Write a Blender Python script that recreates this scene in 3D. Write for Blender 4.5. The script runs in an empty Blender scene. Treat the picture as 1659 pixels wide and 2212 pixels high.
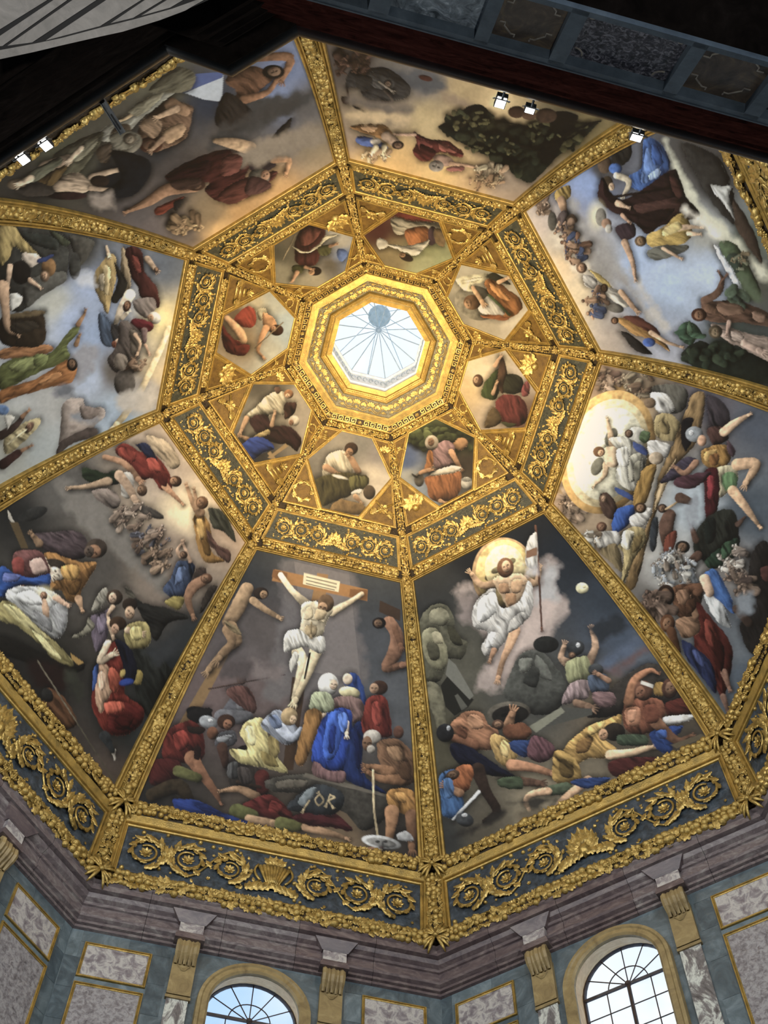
import bpy, math, random
import numpy as np
from mathutils import Matrix, Vector

SC = bpy.context.scene
COL = SC.collection
PI = math.pi
W_PX, H_PX = 1659, 2212

# ------------------------------------------------------------------ camera
CAM = np.array([-14.6610, -2.6715, 0.0])
RGT = np.array([0.14228934, -0.98979762, 0.00737714])
DWN = np.array([0.89378025, 0.12527653, -0.43065375])
FWD = np.array([0.42533587, 0.06787098, 0.90248708])
FPX = 2687.585
cd = bpy.data.cameras.new('camera')
cd.sensor_fit = 'HORIZONTAL'
cd.sensor_width = 36.0
cd.lens = FPX / W_PX * 36.0
cd.clip_start = 0.1
cd.clip_end = 500
cam = bpy.data.objects.new('camera', cd)
COL.objects.link(cam)
m3 = Matrix((RGT, -DWN, -FWD)).transposed()
cam.matrix_world = Matrix.Translation(Vector(CAM)) @ m3.to_4x4()
SC.camera = cam

SC.view_settings.view_transform = 'Standard'
SC.view_settings.look = 'None'
SC.view_settings.exposure = 0.15
SC.view_settings.gamma = 1.0
SC.view_settings.use_curve_mapping = False
SC.cycles.use_denoising = True
SC.cycles.max_bounces = 3
SC.cycles.diffuse_bounces = 2
SC.cycles.glossy_bounces = 2
SC.cycles.use_adaptive_sampling = True
SC.cycles.adaptive_threshold = 0.03
SC.cycles.light_sampling_threshold = 0.05

# ------------------------------------------------------------------ sky
wd = bpy.data.worlds.new('sky')
SC.world = wd
wd.use_nodes = True
nt = wd.node_tree
nt.nodes.clear()
wo = nt.nodes.new('ShaderNodeOutputWorld')
bg = nt.nodes.new('ShaderNodeBackground')
tc = nt.nodes.new('ShaderNodeTexCoord')
nz = nt.nodes.new('ShaderNodeTexNoise')
nz.inputs['Scale'].default_value = 3.2
nz.inputs['Detail'].default_value = 5
cr = nt.nodes.new('ShaderNodeValToRGB')
cr.color_ramp.elements[0].position = 0.34
cr.color_ramp.elements[0].color = (0.36, 0.62, 1.0, 1)
cr.color_ramp.elements[1].position = 0.50
cr.color_ramp.elements[1].color = (1.0, 1.0, 1.0, 1)
smp = nt.nodes.new('ShaderNodeMapping')
smp.inputs['Location'].default_value = (3.1, 1.7, 0.35)
nt.links.new(tc.outputs['Generated'], smp.inputs['Vector'])
nt.links.new(smp.outputs['Vector'], nz.inputs['Vector'])
sx = nt.nodes.new('ShaderNodeSeparateXYZ')
nt.links.new(tc.outputs['Generated'], sx.inputs['Vector'])
mr = nt.nodes.new('ShaderNodeMapRange')
mr.inputs['From Min'].default_value = 0.70
mr.inputs['From Max'].default_value = 0.92
mr.inputs['To Min'].default_value = -0.10
mr.inputs['To Max'].default_value = 0.08
nt.links.new(sx.outputs['Z'], mr.inputs['Value'])
ad = nt.nodes.new('ShaderNodeMath')
nt.links.new(nz.outputs['Fac'], ad.inputs[0])
nt.links.new(mr.outputs['Result'], ad.inputs[1])
nt.links.new(ad.outputs[0], cr.inputs['Fac'])
nt.links.new(cr.outputs['Color'], bg.inputs['Color'])
bg.inputs['Strength'].default_value = 1.1
nt.links.new(bg.outputs['Background'], wo.inputs['Surface'])

# ------------------------------------------------------------------ lights
def aim(o, target):
    d = Vector(target) - o.location
    o.rotation_euler = d.to_track_quat('-Z', 'Y').to_euler()

def area_light(name, loc, target, sx, sy, power, color):
    l = bpy.data.lights.new(name, 'AREA')
    l.shape = 'RECTANGLE'
    l.size, l.size_y = sx, sy
    l.energy = power
    l.color = color
    o = bpy.data.objects.new(name, l)
    COL.objects.link(o)
    o.location = loc
    aim(o, target)
    return o

def spot_light(name, loc, target, angle, power, color, radius=0.12, blend=0.7):
    l = bpy.data.lights.new(name, 'SPOT')
    l.energy = power
    l.color = color
    l.spot_size = math.radians(angle)
    l.spot_blend = blend
    l.shadow_soft_size = radius
    o = bpy.data.objects.new(name, l)
    COL.objects.link(o)
    o.location = loc
    aim(o, target)
    return o

DAY_POWER, UP_POWER, CROWN_POWER = 1050, 2400, 14000
DAY_COL, UP_COL, CROWN_COL = (0.90, 0.96, 1.0), (1.0, 0.94, 0.85), (1.0, 0.70, 0.30)
# daylight coming in at the drum windows of the near half (their wall is out of frame)
for k in (2, 3, 4, 5):
    az = -(k + .5) * PI / 4
    area_light('window_daylight', (13.2 * math.cos(az), 13.2 * math.sin(az), 24.6),
               (-12 * math.cos(az), -12 * math.sin(az), 27.5), 2.4, 3.6, DAY_POWER, DAY_COL)
# unseen floodlights assumed round the lower entablature to light vault and crown
for k in range(8):
    az = -(k + .5) * PI / 4
    c, s = math.cos(az), math.sin(az)
    spot_light('vault_flood', (11.7 * c, 11.7 * s, 20.9), (-6.5 * c, -6.5 * s, 39.0), 78, UP_POWER, UP_COL, 0.25, 0.9)
    spot_light('crown_flood', (11.6 * c + .5 * s, 11.6 * s - .5 * c, 20.9), (-4.6 * c, -4.6 * s, 43.9), 25, CROWN_POWER, CROWN_COL, 0.2, 0.8)

# unseen spots added below the frame to brighten the stone ceiling over the viewer
spot_light('chapel_fill', (-15.0, 2.6, 1.5), (-14.5, 1.2, 14.0), 30, 1700, (1, .97, .92), .15, .9)
spot_light('chapel_fill', (-13.6, -5.0, 1.5), (-13.1, -4.9, 15.8), 34, 1700, (.92, .96, 1.0), .15, .9)

# ------------------------------------------------------------------ vault geometry
C22, S22 = math.cos(PI / 8), math.sin(PI / 8)
def _bez():
    a = np.array((7.6606, 41.7902)); b = np.array((13.7801, 32.2137))
    m = (a + b) / 2; d = b - a
    n = np.array([-d[1], d[0]]) / np.hypot(*d)
    c = m + n * 1.3106
    t = np.linspace(0, 1, 41)[1:-1, None]
    return (1 - t) ** 2 * a + 2 * t * (1 - t) * c + t * t * b
RIBP = np.array([(1.8308, 45.9763), (3.3520, 45.3137), (6.4691, 42.8982), (7.6606, 41.7902), *_bez(),
                 (13.7801, 32.2137), (14.0, 29.2302), (14.03, 28.75)])
FCP = RIBP * np.array([C22, 1.0])
TT = np.concatenate([[0], np.cumsum(np.hypot(*np.diff(FCP, axis=0).T))])

def yz(t):
    return np.interp(t, TT, FCP[:, 0]), np.interp(t, TT, FCP[:, 1])
def half_w(t):
    return np.interp(t, TT, RIBP[:, 0]) * S22
def tangent(t, P=FCP):
    e = 0.06
    y0, z0 = np.interp(t - e, TT, P[:, 0]), np.interp(t - e, TT, P[:, 1])
    y1, z1 = np.interp(t + e, TT, P[:, 0]), np.interp(t + e, TT, P[:, 1])
    d = np.array([y1 - y0, z1 - z0])
    return d / np.maximum(np.hypot(d[0], d[1]), 1e-9)
def F(x, t, h=0.0):
    """point of the canonical vault face: x along the face, t down the curve, h into the room"""
    y, z = yz(t)
    T = tangent(t)
    return np.array([x, y + T[1] * h, z - T[0] * h])
def FM(x, t, h, rot=0.0, s=1.0, sn=None):
    T = tangent(t)
    p = F(x, t, h)
    ex = np.array([1, 0, 0.]); et = np.array([0, T[0], T[1]]); en = np.array([0, T[1], -T[0]])
    c, si = math.cos(rot), math.sin(rot)
    a = (ex * c + et * si) * s; b = (-ex * si + et * c) * s; n = en * (sn or s)
    return Matrix(((a[0], b[0], n[0], p[0]), (a[1], b[1], n[1], p[1]), (a[2], b[2], n[2], p[2]), (0, 0, 0, 1)))
def GM(x, t, h, rot=0.0, s=1.0, tilt=0.0):
    """frame on a rib (between two faces); tilt leans the normal sideways"""
    T = tangent(t, RIBP)
    y, z = np.interp(t, TT, RIBP[:, 0]), np.interp(t, TT, RIBP[:, 1])
    p = np.array([x, y + T[1] * h, z - T[0] * h])
    ex = np.array([1, 0, 0.]); et = np.array([0, T[0], T[1]]); en = np.array([0, T[1], -T[0]])
    if tilt:
        ex, en = ex * math.cos(tilt) - en * math.sin(tilt), en * math.cos(tilt) + ex * math.sin(tilt)
    c, si = math.cos(rot), math.sin(rot)
    a = (ex * c + et * si) * s; b = (-ex * si + et * c) * s; n = en * s
    return Matrix(((a[0], b[0], n[0], p[0]), (a[1], b[1], n[1], p[1]), (a[2], b[2], n[2], p[2]), (0, 0, 0, 1)))
def face_rot(k):
    return -(k + .5) * PI / 4 - PI / 2
def rib_rot(k):
    return -k * PI / 4 - PI / 2
def to_world(P, rz):
    c, s = math.cos(rz), math.sin(rz)
    P = np.asarray(P)
    return np.stack([P[..., 0] * c - P[..., 1] * s, P[..., 0] * s + P[..., 1] * c, P[..., 2]], -1)
def project(P):
    d = P - CAM
    zc = d @ FWD
    return np.stack([W_PX / 2 + FPX * (d @ RGT) / zc, H_PX / 2 + FPX * (d @ DWN) / zc], -1)
def at_height(u, v, z):
    d = RGT * (u - W_PX / 2) / FPX + DWN * (v - H_PX / 2) / FPX + FWD
    return CAM + d * (z - CAM[2]) / d[2]

# ------------------------------------------------------------------ materials
def lin(c):
    return c / 12.92 if c <= 0.04045 else ((c + 0.055) / 1.055) ** 2.4
def hexrgb(h):
    return tuple(lin(int(h[i:i + 2], 16) / 255) for i in (0, 2, 4))

def new_mat(name):
    m = bpy.data.materials.new(name)
    m.use_nodes = True
    return m, m.node_tree, m.node_tree.nodes['Principled BSDF']

def noise_mat(name, stops, scale=4.0, detail=4.0, rough=0.5, metal=0.0, bump=0.0, bscale=None, distort=0.0, spec=0.5, stretch=None, rstops=None):
    """colour from one noise through a ramp; fine relief from a second noise"""
    m, nt, b = new_mat(name)
    tc = nt.nodes.new('ShaderNodeTexCoord')
    vec = tc.outputs['Object']
    if stretch:
        mp = nt.nodes.new('ShaderNodeMapping')
        mp.inputs['Scale'].default_value = stretch
        nt.links.new(vec, mp.inputs['Vector'])
        vec = mp.outputs['Vector']
    n = nt.nodes.new('ShaderNodeTexNoise')
    n.inputs['Scale'].default_value = scale
    n.inputs['Detail'].default_value = detail
    n.inputs['Roughness'].default_value = 0.65
    n.inputs['Distortion'].default_value = distort
    nt.links.new(vec, n.inputs['Vector'])
    r = nt.nodes.new('ShaderNodeValToRGB')
    els = r.color_ramp.elements
    while len(els) < len(stops):
        els.new(0.5)
    for e, (p, c) in zip(els, stops):
        e.position = p
        e.color = (*hexrgb(c), 1)
    nt.links.new(n.outputs['Fac'], r.inputs['Fac'])
    nt.links.new(r.outputs['Color'], b.inputs['Base Color'])
    b.inputs['Roughness'].default_value = rough
    b.inputs['Metallic'].default_value = metal
    b.inputs['Specular IOR Level'].default_value = spec
    if bump:
        n2 = nt.nodes.new('ShaderNodeTexNoise')
        n2.inputs['Scale'].default_value = bscale or scale * 4
        n2.inputs['Detail'].default_value = 3
        nt.links.new(vec, n2.inputs['Vector'])
        bp = nt.nodes.new('ShaderNodeBump')
        bp.inputs['Strength'].default_value = bump
        bp.inputs['Distance'].default_value = 0.05
        nt.links.new(n2.outputs['Fac'], bp.inputs['Height'])
        nt.links.new(bp.outputs['Normal'], b.inputs['Normal'])
    return m

M = {}
M['gold'] = noise_mat('gilding', [(.3, '87713e'), (.6, 'b4944e'), (.8, 'd0b26a')], 3.0, 4, .40, .5, .25, 22)
M['gold_relief'] = noise_mat('carved_gilding', [(.28, '75633c'), (.55, 'bc9e58'), (.8, 'e8d08e')], 5.0, 4, .30, .62, .3, 30)
M['gold_shade'] = noise_mat('shade_toned_gilt', [(.3, '1c1408'), (.7, '3a2a12')], 6.0, 4, .5, .4, .4, 30)  # near-black gilt: crevice shade between the carvings put into the colour
M['bronze_ground'] = noise_mat('brown_gilt_ground', [(.3, '4e3818'), (.7, '7c602c')], 5.0, 4, .55, .35, .3, 40)
M['slate'] = noise_mat('slate_blue_ground', [(.35, '23282c'), (.55, '39424a'), (.72, '5a6068')], 3.5, 6, .55, 0, .3, 14, 1.0)
M['teal'] = noise_mat('grey_green_ground', [(.35, '22241c'), (.55, '3a3a2c'), (.72, '5e5840')], 9.0, 6, .55, 0, .3, 24, 1.0)
M['purple'] = noise_mat('purple_marble', [(.25, '40363a'), (.5, '625454'), (.66, '7a6c68'), (.8, '9c928e')], 1.6, 7, .38, 0, .06, 8, 1.6, .5, (1, 1, 2.2))
M['wall'] = noise_mat('grey_green_marble', [(.25, '434d52'), (.5, '5c686d'), (.68, '768286'), (.85, 'a2aaaa')], .9, 7, .3, 0, .03, 6, 2.2)
M['breccia'] = noise_mat('mottled_pink_grey_marble', [(.3, '5a5355'), (.47, '8c8686'), (.6, 'aaa5a3'), (.74, '6e6668')], 7.5, 8, .35, 0, .05, 12, .5)
M['breccia_pale'] = noise_mat('pale_brecciated_marble', [(.3, '645a5e'), (.45, '8f8788'), (.56, 'c2bcb4'), (.7, '8a8286')], 3.2, 8, .35, 0, .05, 12, .6)
M['tan'] = noise_mat('tan_stone', [(.3, '7a6644'), (.6, 'a08a5e'), (.8, 'b8a478')], 2.2, 6, .5, 0, .12, 10, .8)
M['cream'] = noise_mat('cream_plaster', [(.3, 'd8ac78'), (.6, 'f2cc98'), (.8, 'fae2bc')], 2.0, 6, .6, 0, .08, 9, 1.5)
M['veined'] = noise_mat('black_and_white_marble', [(.3, '3a3838'), (.46, '7e7876'), (.55, 'd8d8cc'), (.72, '5c5658')], 1.5, 8, .3, 0, .03, 8, 3.0, .5, (1, 1, .45))
M['dark_red'] = noise_mat('dark_red_marble', [(.3, '1a0d0b'), (.6, '3c201b'), (.82, '56332c')], 2.4, 7, .8, 0, .05, 8, 1.2, 0.0)
M['polished_red'] = noise_mat('polished_dark_red_marble', [(.3, '0c0606'), (.6, '1e0f0d'), (.82, '301a17')], 2.4, 7, .35, 0, .05, 8, 1.2, .4)
M['polished_shaded'] = noise_mat('polished_shaded_stone', [(.3, '080707'), (.6, '100e0e'), (.85, '1c1818')], 2.4, 7, .35, 0, .05, 8, 1.2, .4)  # shaded-side copy of the polished marble, darkened in its colour
M['black'] = noise_mat('shade_dark_stone', [(.3, '14110f'), (.6, '221d1a'), (.85, '322b27')], 2.4, 7, .8, 0, .05, 8, 1.2, 0.0)  # stone out of the light: its shade is put into the colour
M['grey_strip'] = noise_mat('blue_grey_stone', [(.3, '3a434a'), (.6, '525c63'), (.85, '6c757a')], 3.0, 6, .5, 0, .06, 14)
M['inlay_dark'] = noise_mat('mottled_dark_marble', [(.38, '17161a'), (.5, '3c3a40'), (.62, '7a787c')], 12.0, 8, .35, 0, .05, 20, 1.5)
M['inlay_brown'] = noise_mat('brown_inlay_marble', [(.3, '2a221c'), (.55, '4e4236'), (.8, '7a6648')], 2.6, 7, .35, 0, .05, 12, 1.5)
M['inlay_pale_glare'] = noise_mat('glossy_grey_marble', [(.35, '3c4246'), (.55, '848c90'), (.72, 'e4e8e8')], 4.5, 8, .12, 0, .05, 14, 1.2)  # grey marble lightened so pale clouds stand in for a reflection
M['inlay_line'] = noise_mat('pale_stone_line', [(.3, '6c645c'), (.7, 'a09888')], 9.0, 4, .5)
M['vault_grey'] = noise_mat('pale_grey_stone', [(.3, '9a958e'), (.6, 'c4beb6'), (.85, 'dcd6cc')], 3.0, 6, .5, 0, .1, 10, .8)
M['vault_dark'] = noise_mat('black_joint', [(.3, '060606'), (.7, '141312')], 4.0, 4, .6)
M['wood'] = noise_mat('brown_window_wood', [(.3, '2c211c'), (.7, '4a3830')], 6.0, 5, .45)
M['steel'] = noise_mat('grey_steel', [(.3, '565a5c'), (.7, '7c8082')], 6.0, 4, .35, .8)
M['lamp_body'] = noise_mat('black_lamp_housing', [(.3, '101010'), (.7, '1c1c1c')], 6.0, 3, .4)
M['band_ground'] = noise_mat('grey_band_ground', [(.35, '4a4636'), (.55, '6c6650'), (.72, '8c8468')], 9.0, 6, .55, 0, .3, 24, 1.0)
M['purple_b'] = noise_mat('paler_purple_marble', [(.25, '4a4244'), (.5, '6e6262'), (.66, '88807c'), (.8, 'aaa49e')], 2.1, 7, .38, 0, .06, 8, 1.6, .5, (1, 1, 2.2))
M['wall_b'] = noise_mat('darker_grey_green_marble', [(.25, '39444a'), (.5, '505c62'), (.68, '68757a'), (.85, '929c9e')], 1.3, 7, .3, 0, .03, 6, 2.2)
M['wall_c'] = noise_mat('paler_grey_green_marble', [(.25, '4c575b'), (.5, '68757a'), (.68, '828e92'), (.85, 'aeb6b6')], 1.1, 7, .3, 0, .03, 6, 2.2)
M['white'] = noise_mat('white_plaster', [(.3, 'c8ccd0'), (.7, 'eef0f2')], 5.0, 5, .6, 0, .1, 20)
M['bar'] = noise_mat('grey_glazing_bar', [(.3, '8496a4'), (.7, 'a8b8c2')], 5.0, 3, .5)
M['cap'] = noise_mat('pale_lead', [(.3, 'a8b4b0'), (.7, 'd0d8d4')], 5.0, 3, .6)
M['dim_floor'] = noise_mat('inlaid_stone_floor', [(.3, '2a2624'), (.6, '4c4640'), (.85, '6a6258')], 1.2, 6, .3)

def simple(name, rgb, rough=.5, metal=0):
    m, nt, b = new_mat(name)
    b.inputs['Base Color'].default_value = (*rgb, 1)
    b.inputs['Roughness'].default_value = rough
    b.inputs['Metallic'].default_value = metal
    return m
m, nt_, b_ = new_mat('lamp_glow')
b_.inputs['Emission Color'].default_value = (1, .98, .93, 1)
b_.inputs['Emission Strength'].default_value = 9.0
M['lamp_glow'] = m
m, nt_, b_ = new_mat('fresco_paint')
at = nt_.nodes.new('ShaderNodeAttribute')
at.attribute_name = 'paint'
nt_.links.new(at.outputs['Color'], b_.inputs['Base Color'])
b_.inputs['Roughness'].default_value = .62
b_.inputs['Specular IOR Level'].default_value = .25
M['paint'] = m
m = bpy.data.materials.new('window_glass')
m.use_nodes = True
n_ = m.node_tree
n_.nodes.clear()
o_ = n_.nodes.new('ShaderNodeOutputMaterial')
tr_ = n_.nodes.new('ShaderNodeBsdfTransparent')
tr_.inputs['Color'].default_value = (.93, .97, 1, 1)
gl_ = n_.nodes.new('ShaderNodeBsdfGlossy')
gl_.inputs['Roughness'].default_value = .05
mx_ = n_.nodes.new('ShaderNodeMixShader')
mx_.inputs['Fac'].default_value = .06
n_.links.new(tr_.outputs[0], mx_.inputs[1])
n_.links.new(gl_.outputs[0], mx_.inputs[2])
n_.links.new(mx_.outputs[0], o_.inputs['Surface'])
M['glass'] = m

# ------------------------------------------------------------------ mesh helpers
class MB:
    """collects vertices and faces of ONE mesh"""
    def __init__(s):
        s.v, s.f = [], []
    def add(s, V, Fc):
        o = len(s.v)
        s.v.extend([tuple(map(float, p)) for p in V])
        s.f.extend([tuple(i + o for i in f) for f in Fc])
    def add_mat(s, mesh, Mx):
        V, Fc = mesh
        V = np.asarray(V)
        A = np.array(Mx)
        s.add(V @ A[:3, :3].T + A[:3, 3], Fc)
    def box(s, c, d, ax=None):
        ax = ax if ax is not None else np.eye(3)
        c = np.array(c, float)
        P = [c + ax[0] * (sx * d[0] / 2) + ax[1] * (sy * d[1] / 2) + ax[2] * (sz * d[2] / 2)
             for sx in (-1, 1) for sy in (-1, 1) for sz in (-1, 1)]
        s.add(P, [(0, 1, 3, 2), (4, 6, 7, 5), (0, 4, 5, 1), (2, 3, 7, 6), (0, 2, 6, 4), (1, 5, 7, 3)])
    def prism(s, P0, P1):
        """P0, P1: matching closed outlines (top and bottom of a slab)"""
        n = len(P0)
        s.add(list(P0) + list(P1), [tuple(range(n)), tuple(range(2 * n - 1, n - 1, -1))] +
              [(i, (i + 1) % n, n + (i + 1) % n, n + i) for i in range(n)])
    def tube(s, P, R, n=6, up=None, flat=1.0):
        P = np.array(P, float)
        R = np.broadcast_to(np.asarray(R, float), (len(P),))
        D = np.gradient(P, axis=0)
        D /= np.maximum(np.linalg.norm(D, axis=1)[:, None], 1e-9)
        V = []
        for p, d, r in zip(P, D, R):
            u = np.array(up if up is not None else (0, 0, 1.))
            a = np.cross(d, u)
            if np.linalg.norm(a) < 1e-4:
                a = np.cross(d, (1., 0, 0))
            a /= np.linalg.norm(a)
            b = np.cross(a, d)
            for j in range(n):
                q = 2 * PI * j / n
                V.append(p + r * (a * math.cos(q) + flat * b * math.sin(q)))
        Fc = [(i * n + j, i * n + (j + 1) % n, (i + 1) * n + (j + 1) % n, (i + 1) * n + j)
              for i in range(len(P) - 1) for j in range(n)]
        Fc += [tuple(range(n - 1, -1, -1)), tuple((len(P) - 1) * n + j for j in range(n))]
        s.add(V, Fc)
    def strip(s, loops, closed=True):
        n = len(loops[0])
        V = [p for L in loops for p in L]
        r = range(n) if closed else range(n - 1)
        s.add(V, [(i * n + j, i * n + (j + 1) % n, (i + 1) * n + (j + 1) % n, (i + 1) * n + j)
                  for i in range(len(loops) - 1) for j in r])
    def mesh(s, name, mat, smooth=False):
        me = bpy.data.meshes.new(name)
        me.from_pydata(s.v, [], s.f)
        me.materials.append(M[mat] if isinstance(mat, str) else mat)
        if smooth:
            me.polygons.foreach_set('use_smooth', [True] * len(me.polygons))
        me.update()
        return me
    def build(s, name, mat, parent=None, smooth=False):
        return link(name, s.mesh(name, mat, smooth), parent)

def link(name, me, parent=None, mx=None):
    o = bpy.data.objects.new(name, me)
    COL.objects.link(o)
    if parent is not None:
        o.parent = parent
    if mx is not None:
        o.matrix_basis = mx
    return o
def empty(name, loc=(0, 0, 0), rz=0.0):
    o = bpy.data.objects.new(name, None)
    o.empty_display_size = .2
    COL.objects.link(o)
    o.location = loc
    o.rotation_euler = (0, 0, rz)
    return o
def tag(o, label=None, cat=None, group=None, kind=None):
    if label: o['label'] = label
    if cat: o['category'] = cat
    if group: o['group'] = group
    if kind: o['kind'] = kind
    return o

# words that single out each of the eight sides and ribs
SIDE = {0: 'risen man', 1: 'winged warrior', 2: 'blue sky', 3: 'dark tree', 4: 'crimson cloak', 5: 'raised arms',
        6: 'newborn child', 7: 'crucified man'}
# ================================================================== the vault
rng = random.Random(7)

# ---- shell of the vault: one continuous octagonal ceiling
mb = MB()
ts = [0, 1.5538, 5.3125, 6.8744] + list(np.linspace(7.2, 17.9, 30)) + [18.0863, 21.0767, 21.5577]
rings = []
for t in ts:
    r, z = np.interp(t, TT, RIBP[:, 0]), np.interp(t, TT, RIBP[:, 1])
    rings.append([(r * math.cos(-k * PI / 4), r * math.sin(-k * PI / 4), z) for k in range(8)])
mb.strip(rings)
ceiling = tag(mb.build('ceiling', 'gold_shade'), 'eight-sided gilded chapel vault rising to a glazed lantern', kind='structure')
# outer skin keeps daylight out between the panels
mb = MB()
mb.strip([[(p[0] * 1.02, p[1] * 1.02, p[2] + .35) for p in L] for L in rings])
mb.build('outer_shell', 'gold_shade', ceiling)

# ---- small carved pieces, each mesh made once and shared by every copy
def leaf_geo(L=1.0, Wd=.42, lobes=3, curl=.25, n=9):
    V, Fc = [], []
    for i in range(n + 1):
        s = i / n
        w = Wd * (math.sin(PI * min(1, s * .92 + .08)) ** .7) * (1 + .28 * math.sin(2 * PI * lobes * s)) * (1 - .25 * s)
        if i == n: w = .02
        z = .10 * math.sin(PI * s) + curl * s ** 3
        V += [(-w, s * L - .5 * L, z - .05), (-.45 * w, s * L - .5 * L, z + .07), (0, s * L - .5 * L, z + .015),
              (.45 * w, s * L - .5 * L, z + .07), (w, s * L - .5 * L, z - .05)]
    for i in range(n):
        for j in range(4):
            a = i * 5 + j
            Fc.append((a, a + 1, a + 6, a + 5))
    return np.array(V), Fc
def ball_geo(nu=9, nv=5, sq=1.0, rib=0.0, nr=6):
    V, Fc = [], []
    for i in range(nv + 1):
        th = PI * i / nv * .62
        for j in range(nu):
            ph = 2 * PI * j / nu
            r = math.sin(th) * (1 + rib * math.cos(nr * ph))
            V.append((.5 * r * math.cos(ph), .5 * sq * r * math.sin(ph), .5 * math.cos(th)))
    for i in range(nv):
        for j in range(nu):
            a, b = i * nu + j, i * nu + (j + 1) % nu
            Fc.append((a, a + nu, b + nu, b))
    return np.array(V), Fc
def flower_geo(n=6, rr=.5, cup=.18):
    V, Fc = [(0, 0, .06)], []
    for j in range(n):
        a0, a1, a2 = [2 * PI * (j + q) / n for q in (-.5, 0, .5)]
        o = len(V)
        V += [(.16 * math.cos(a0), .16 * math.sin(a0), .02), (rr * .8 * math.cos(a0 + .12), rr * .8 * math.sin(a0 + .12), cup * .6),
              (rr * math.cos(a1), rr * math.sin(a1), cup), (rr * .8 * math.cos(a2 - .12), rr * .8 * math.sin(a2 - .12), cup * .6),
              (.16 * math.cos(a2), .16 * math.sin(a2), .02), (rr * .5 * math.cos(a1), rr * .5 * math.sin(a1), cup * .25)]
        Fc += [(o, o + 1, o + 5), (o + 1, o + 2, o + 5), (o + 2, o + 3, o + 5), (o + 3, o + 4, o + 5), (0, o, o + 5), (0, o + 5, o + 4)]
    b = ball_geo(6, 3)
    o = len(V)
    V += [tuple(np.array(p) * (.34, .34, .3)) for p in b[0]]
    Fc += [tuple(i + o for i in f) for f in b[1]]
    return np.array(V), Fc
def cluster_geo():
    V, Fc = [], []
    b = ball_geo(6, 3)
    for (x, y, z) in [(-.2, .25, .1), (.2, .25, .1), (0, .2, .25), (-.22, -.02, .15), (.2, 0, .18), (0, -.12, .28), (-.1, -.3, .12), (.12, -.28, .12), (0, -.48, .06)]:
        o = len(V)
        V += [tuple(np.array(p) * .36 + (x, y, z)) for p in b[0]]
        Fc += [tuple(i + o for i in f) for f in b[1]]
    return np.array(V), Fc
def bow_geo():
    """crossed ribbon bow with a knob, as tied at the crossings"""
    q = MB()
    for a in (0, PI / 2, PI, 1.5 * PI):
        c, s = math.cos(a + PI / 4), math.sin(a + PI / 4)
        for off in (-.16, 0, .16):
            P = [(c * d - s * off * d * 2.2, s * d + c * off * d * 2.2, .22 + .10 * math.sin(PI * d) - .25 * d * d) for d in np.linspace(.05, .95, 6)]
            q.tube(P, [.03, .08, .10, .10, .08, .03], 5, (0, 0, 1), .6)
    b = ball_geo(8, 4)
    q.add(b[0] * .3 + (0, 0, .25), b[1])
    return np.array(q.v), q.f
GEO = {'leaf': leaf_geo(), 'broad_leaf': leaf_geo(1.0, .6, 2, .15), 'fruit': ball_geo(9, 5), 'ribbed_fruit': ball_geo(14, 5, 1.25, .13, 7),
       'flower': flower_geo(), 'flower_large': flower_geo(8, .5, .22), 'fruit_cluster': cluster_geo(), 'ribbon_bow': bow_geo()}
def geo_mesh(key, mat='gold_relief'):
    q = MB()
    q.add(*GEO[key])
    return q.mesh(key, mat, True)
PIECE = {k: geo_mesh(k) for k in GEO}
PNAME = {'leaf': 'leaf', 'broad_leaf': 'leaf', 'fruit': 'fruit', 'ribbed_fruit': 'fruit', 'flower': 'flower', 'flower_large': 'flower',
         'fruit_cluster': 'fruit_cluster', 'ribbon_bow': 'ribbon_bow'}

def garland_spots(t0, t1, half, size, seed, mode, along='t', x0=None, x1=None, dens=1.0):
    """list of (key, across, along, lift, rot, scale) that packs a band with fruit, leaves and flowers"""
    r = random.Random(seed)
    out = []
    L = (t1 - t0) if along == 't' else (x1 - x0)
    n = int(L / (size * .62) * dens)
    for i in range(n):
        s = (i + .5) / n
        rows = (-.62, 0.02, .62)
        zone = int(s * L / (size * 4.2)) % 4
        for j, q in enumerate(rows):
            q2 = q + r.uniform(-.16, .16)
            u = s + r.uniform(-.3, .3) / n
            sc = size * r.uniform(.66, 1.02)
            w = r.random()
            if zone == 0: key = 'fruit' if w < .7 else 'leaf'
            elif zone == 1: key = 'leaf' if w < .35 else ('fruit_cluster' if w < .75 else 'fruit')
            elif zone == 2: key = 'flower' if w < .5 else ('ribbed_fruit' if w < .8 else 'leaf')
            else: key = 'broad_leaf' if w < .35 else ('fruit' if w < .75 else 'flower_large')
            rot = r.uniform(-.9, .9) + (PI if r.random() < .3 else 0) + (0 if along == 't' else PI / 2)
            if 'leaf' in key:
                rot += -q * .9
                sc *= 1.3
            out.append((key, q2 * half, u, math.sqrt(max(0, 1 - (q2 * .95) ** 2)), rot, sc))
    return out

ROLL = [(-1, 0), (-.92, .35), (-.7, .66), (-.35, .9), (0, 1), (.35, .9), (.7, .66), (.92, .35), (1, 0)]

def margin(t):
    return float(np.interp(t, [1.5, 5.2, 7.37, 17.9, 19, 21.5], [.20, .27, .30, .52, .50, .50]))

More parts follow.
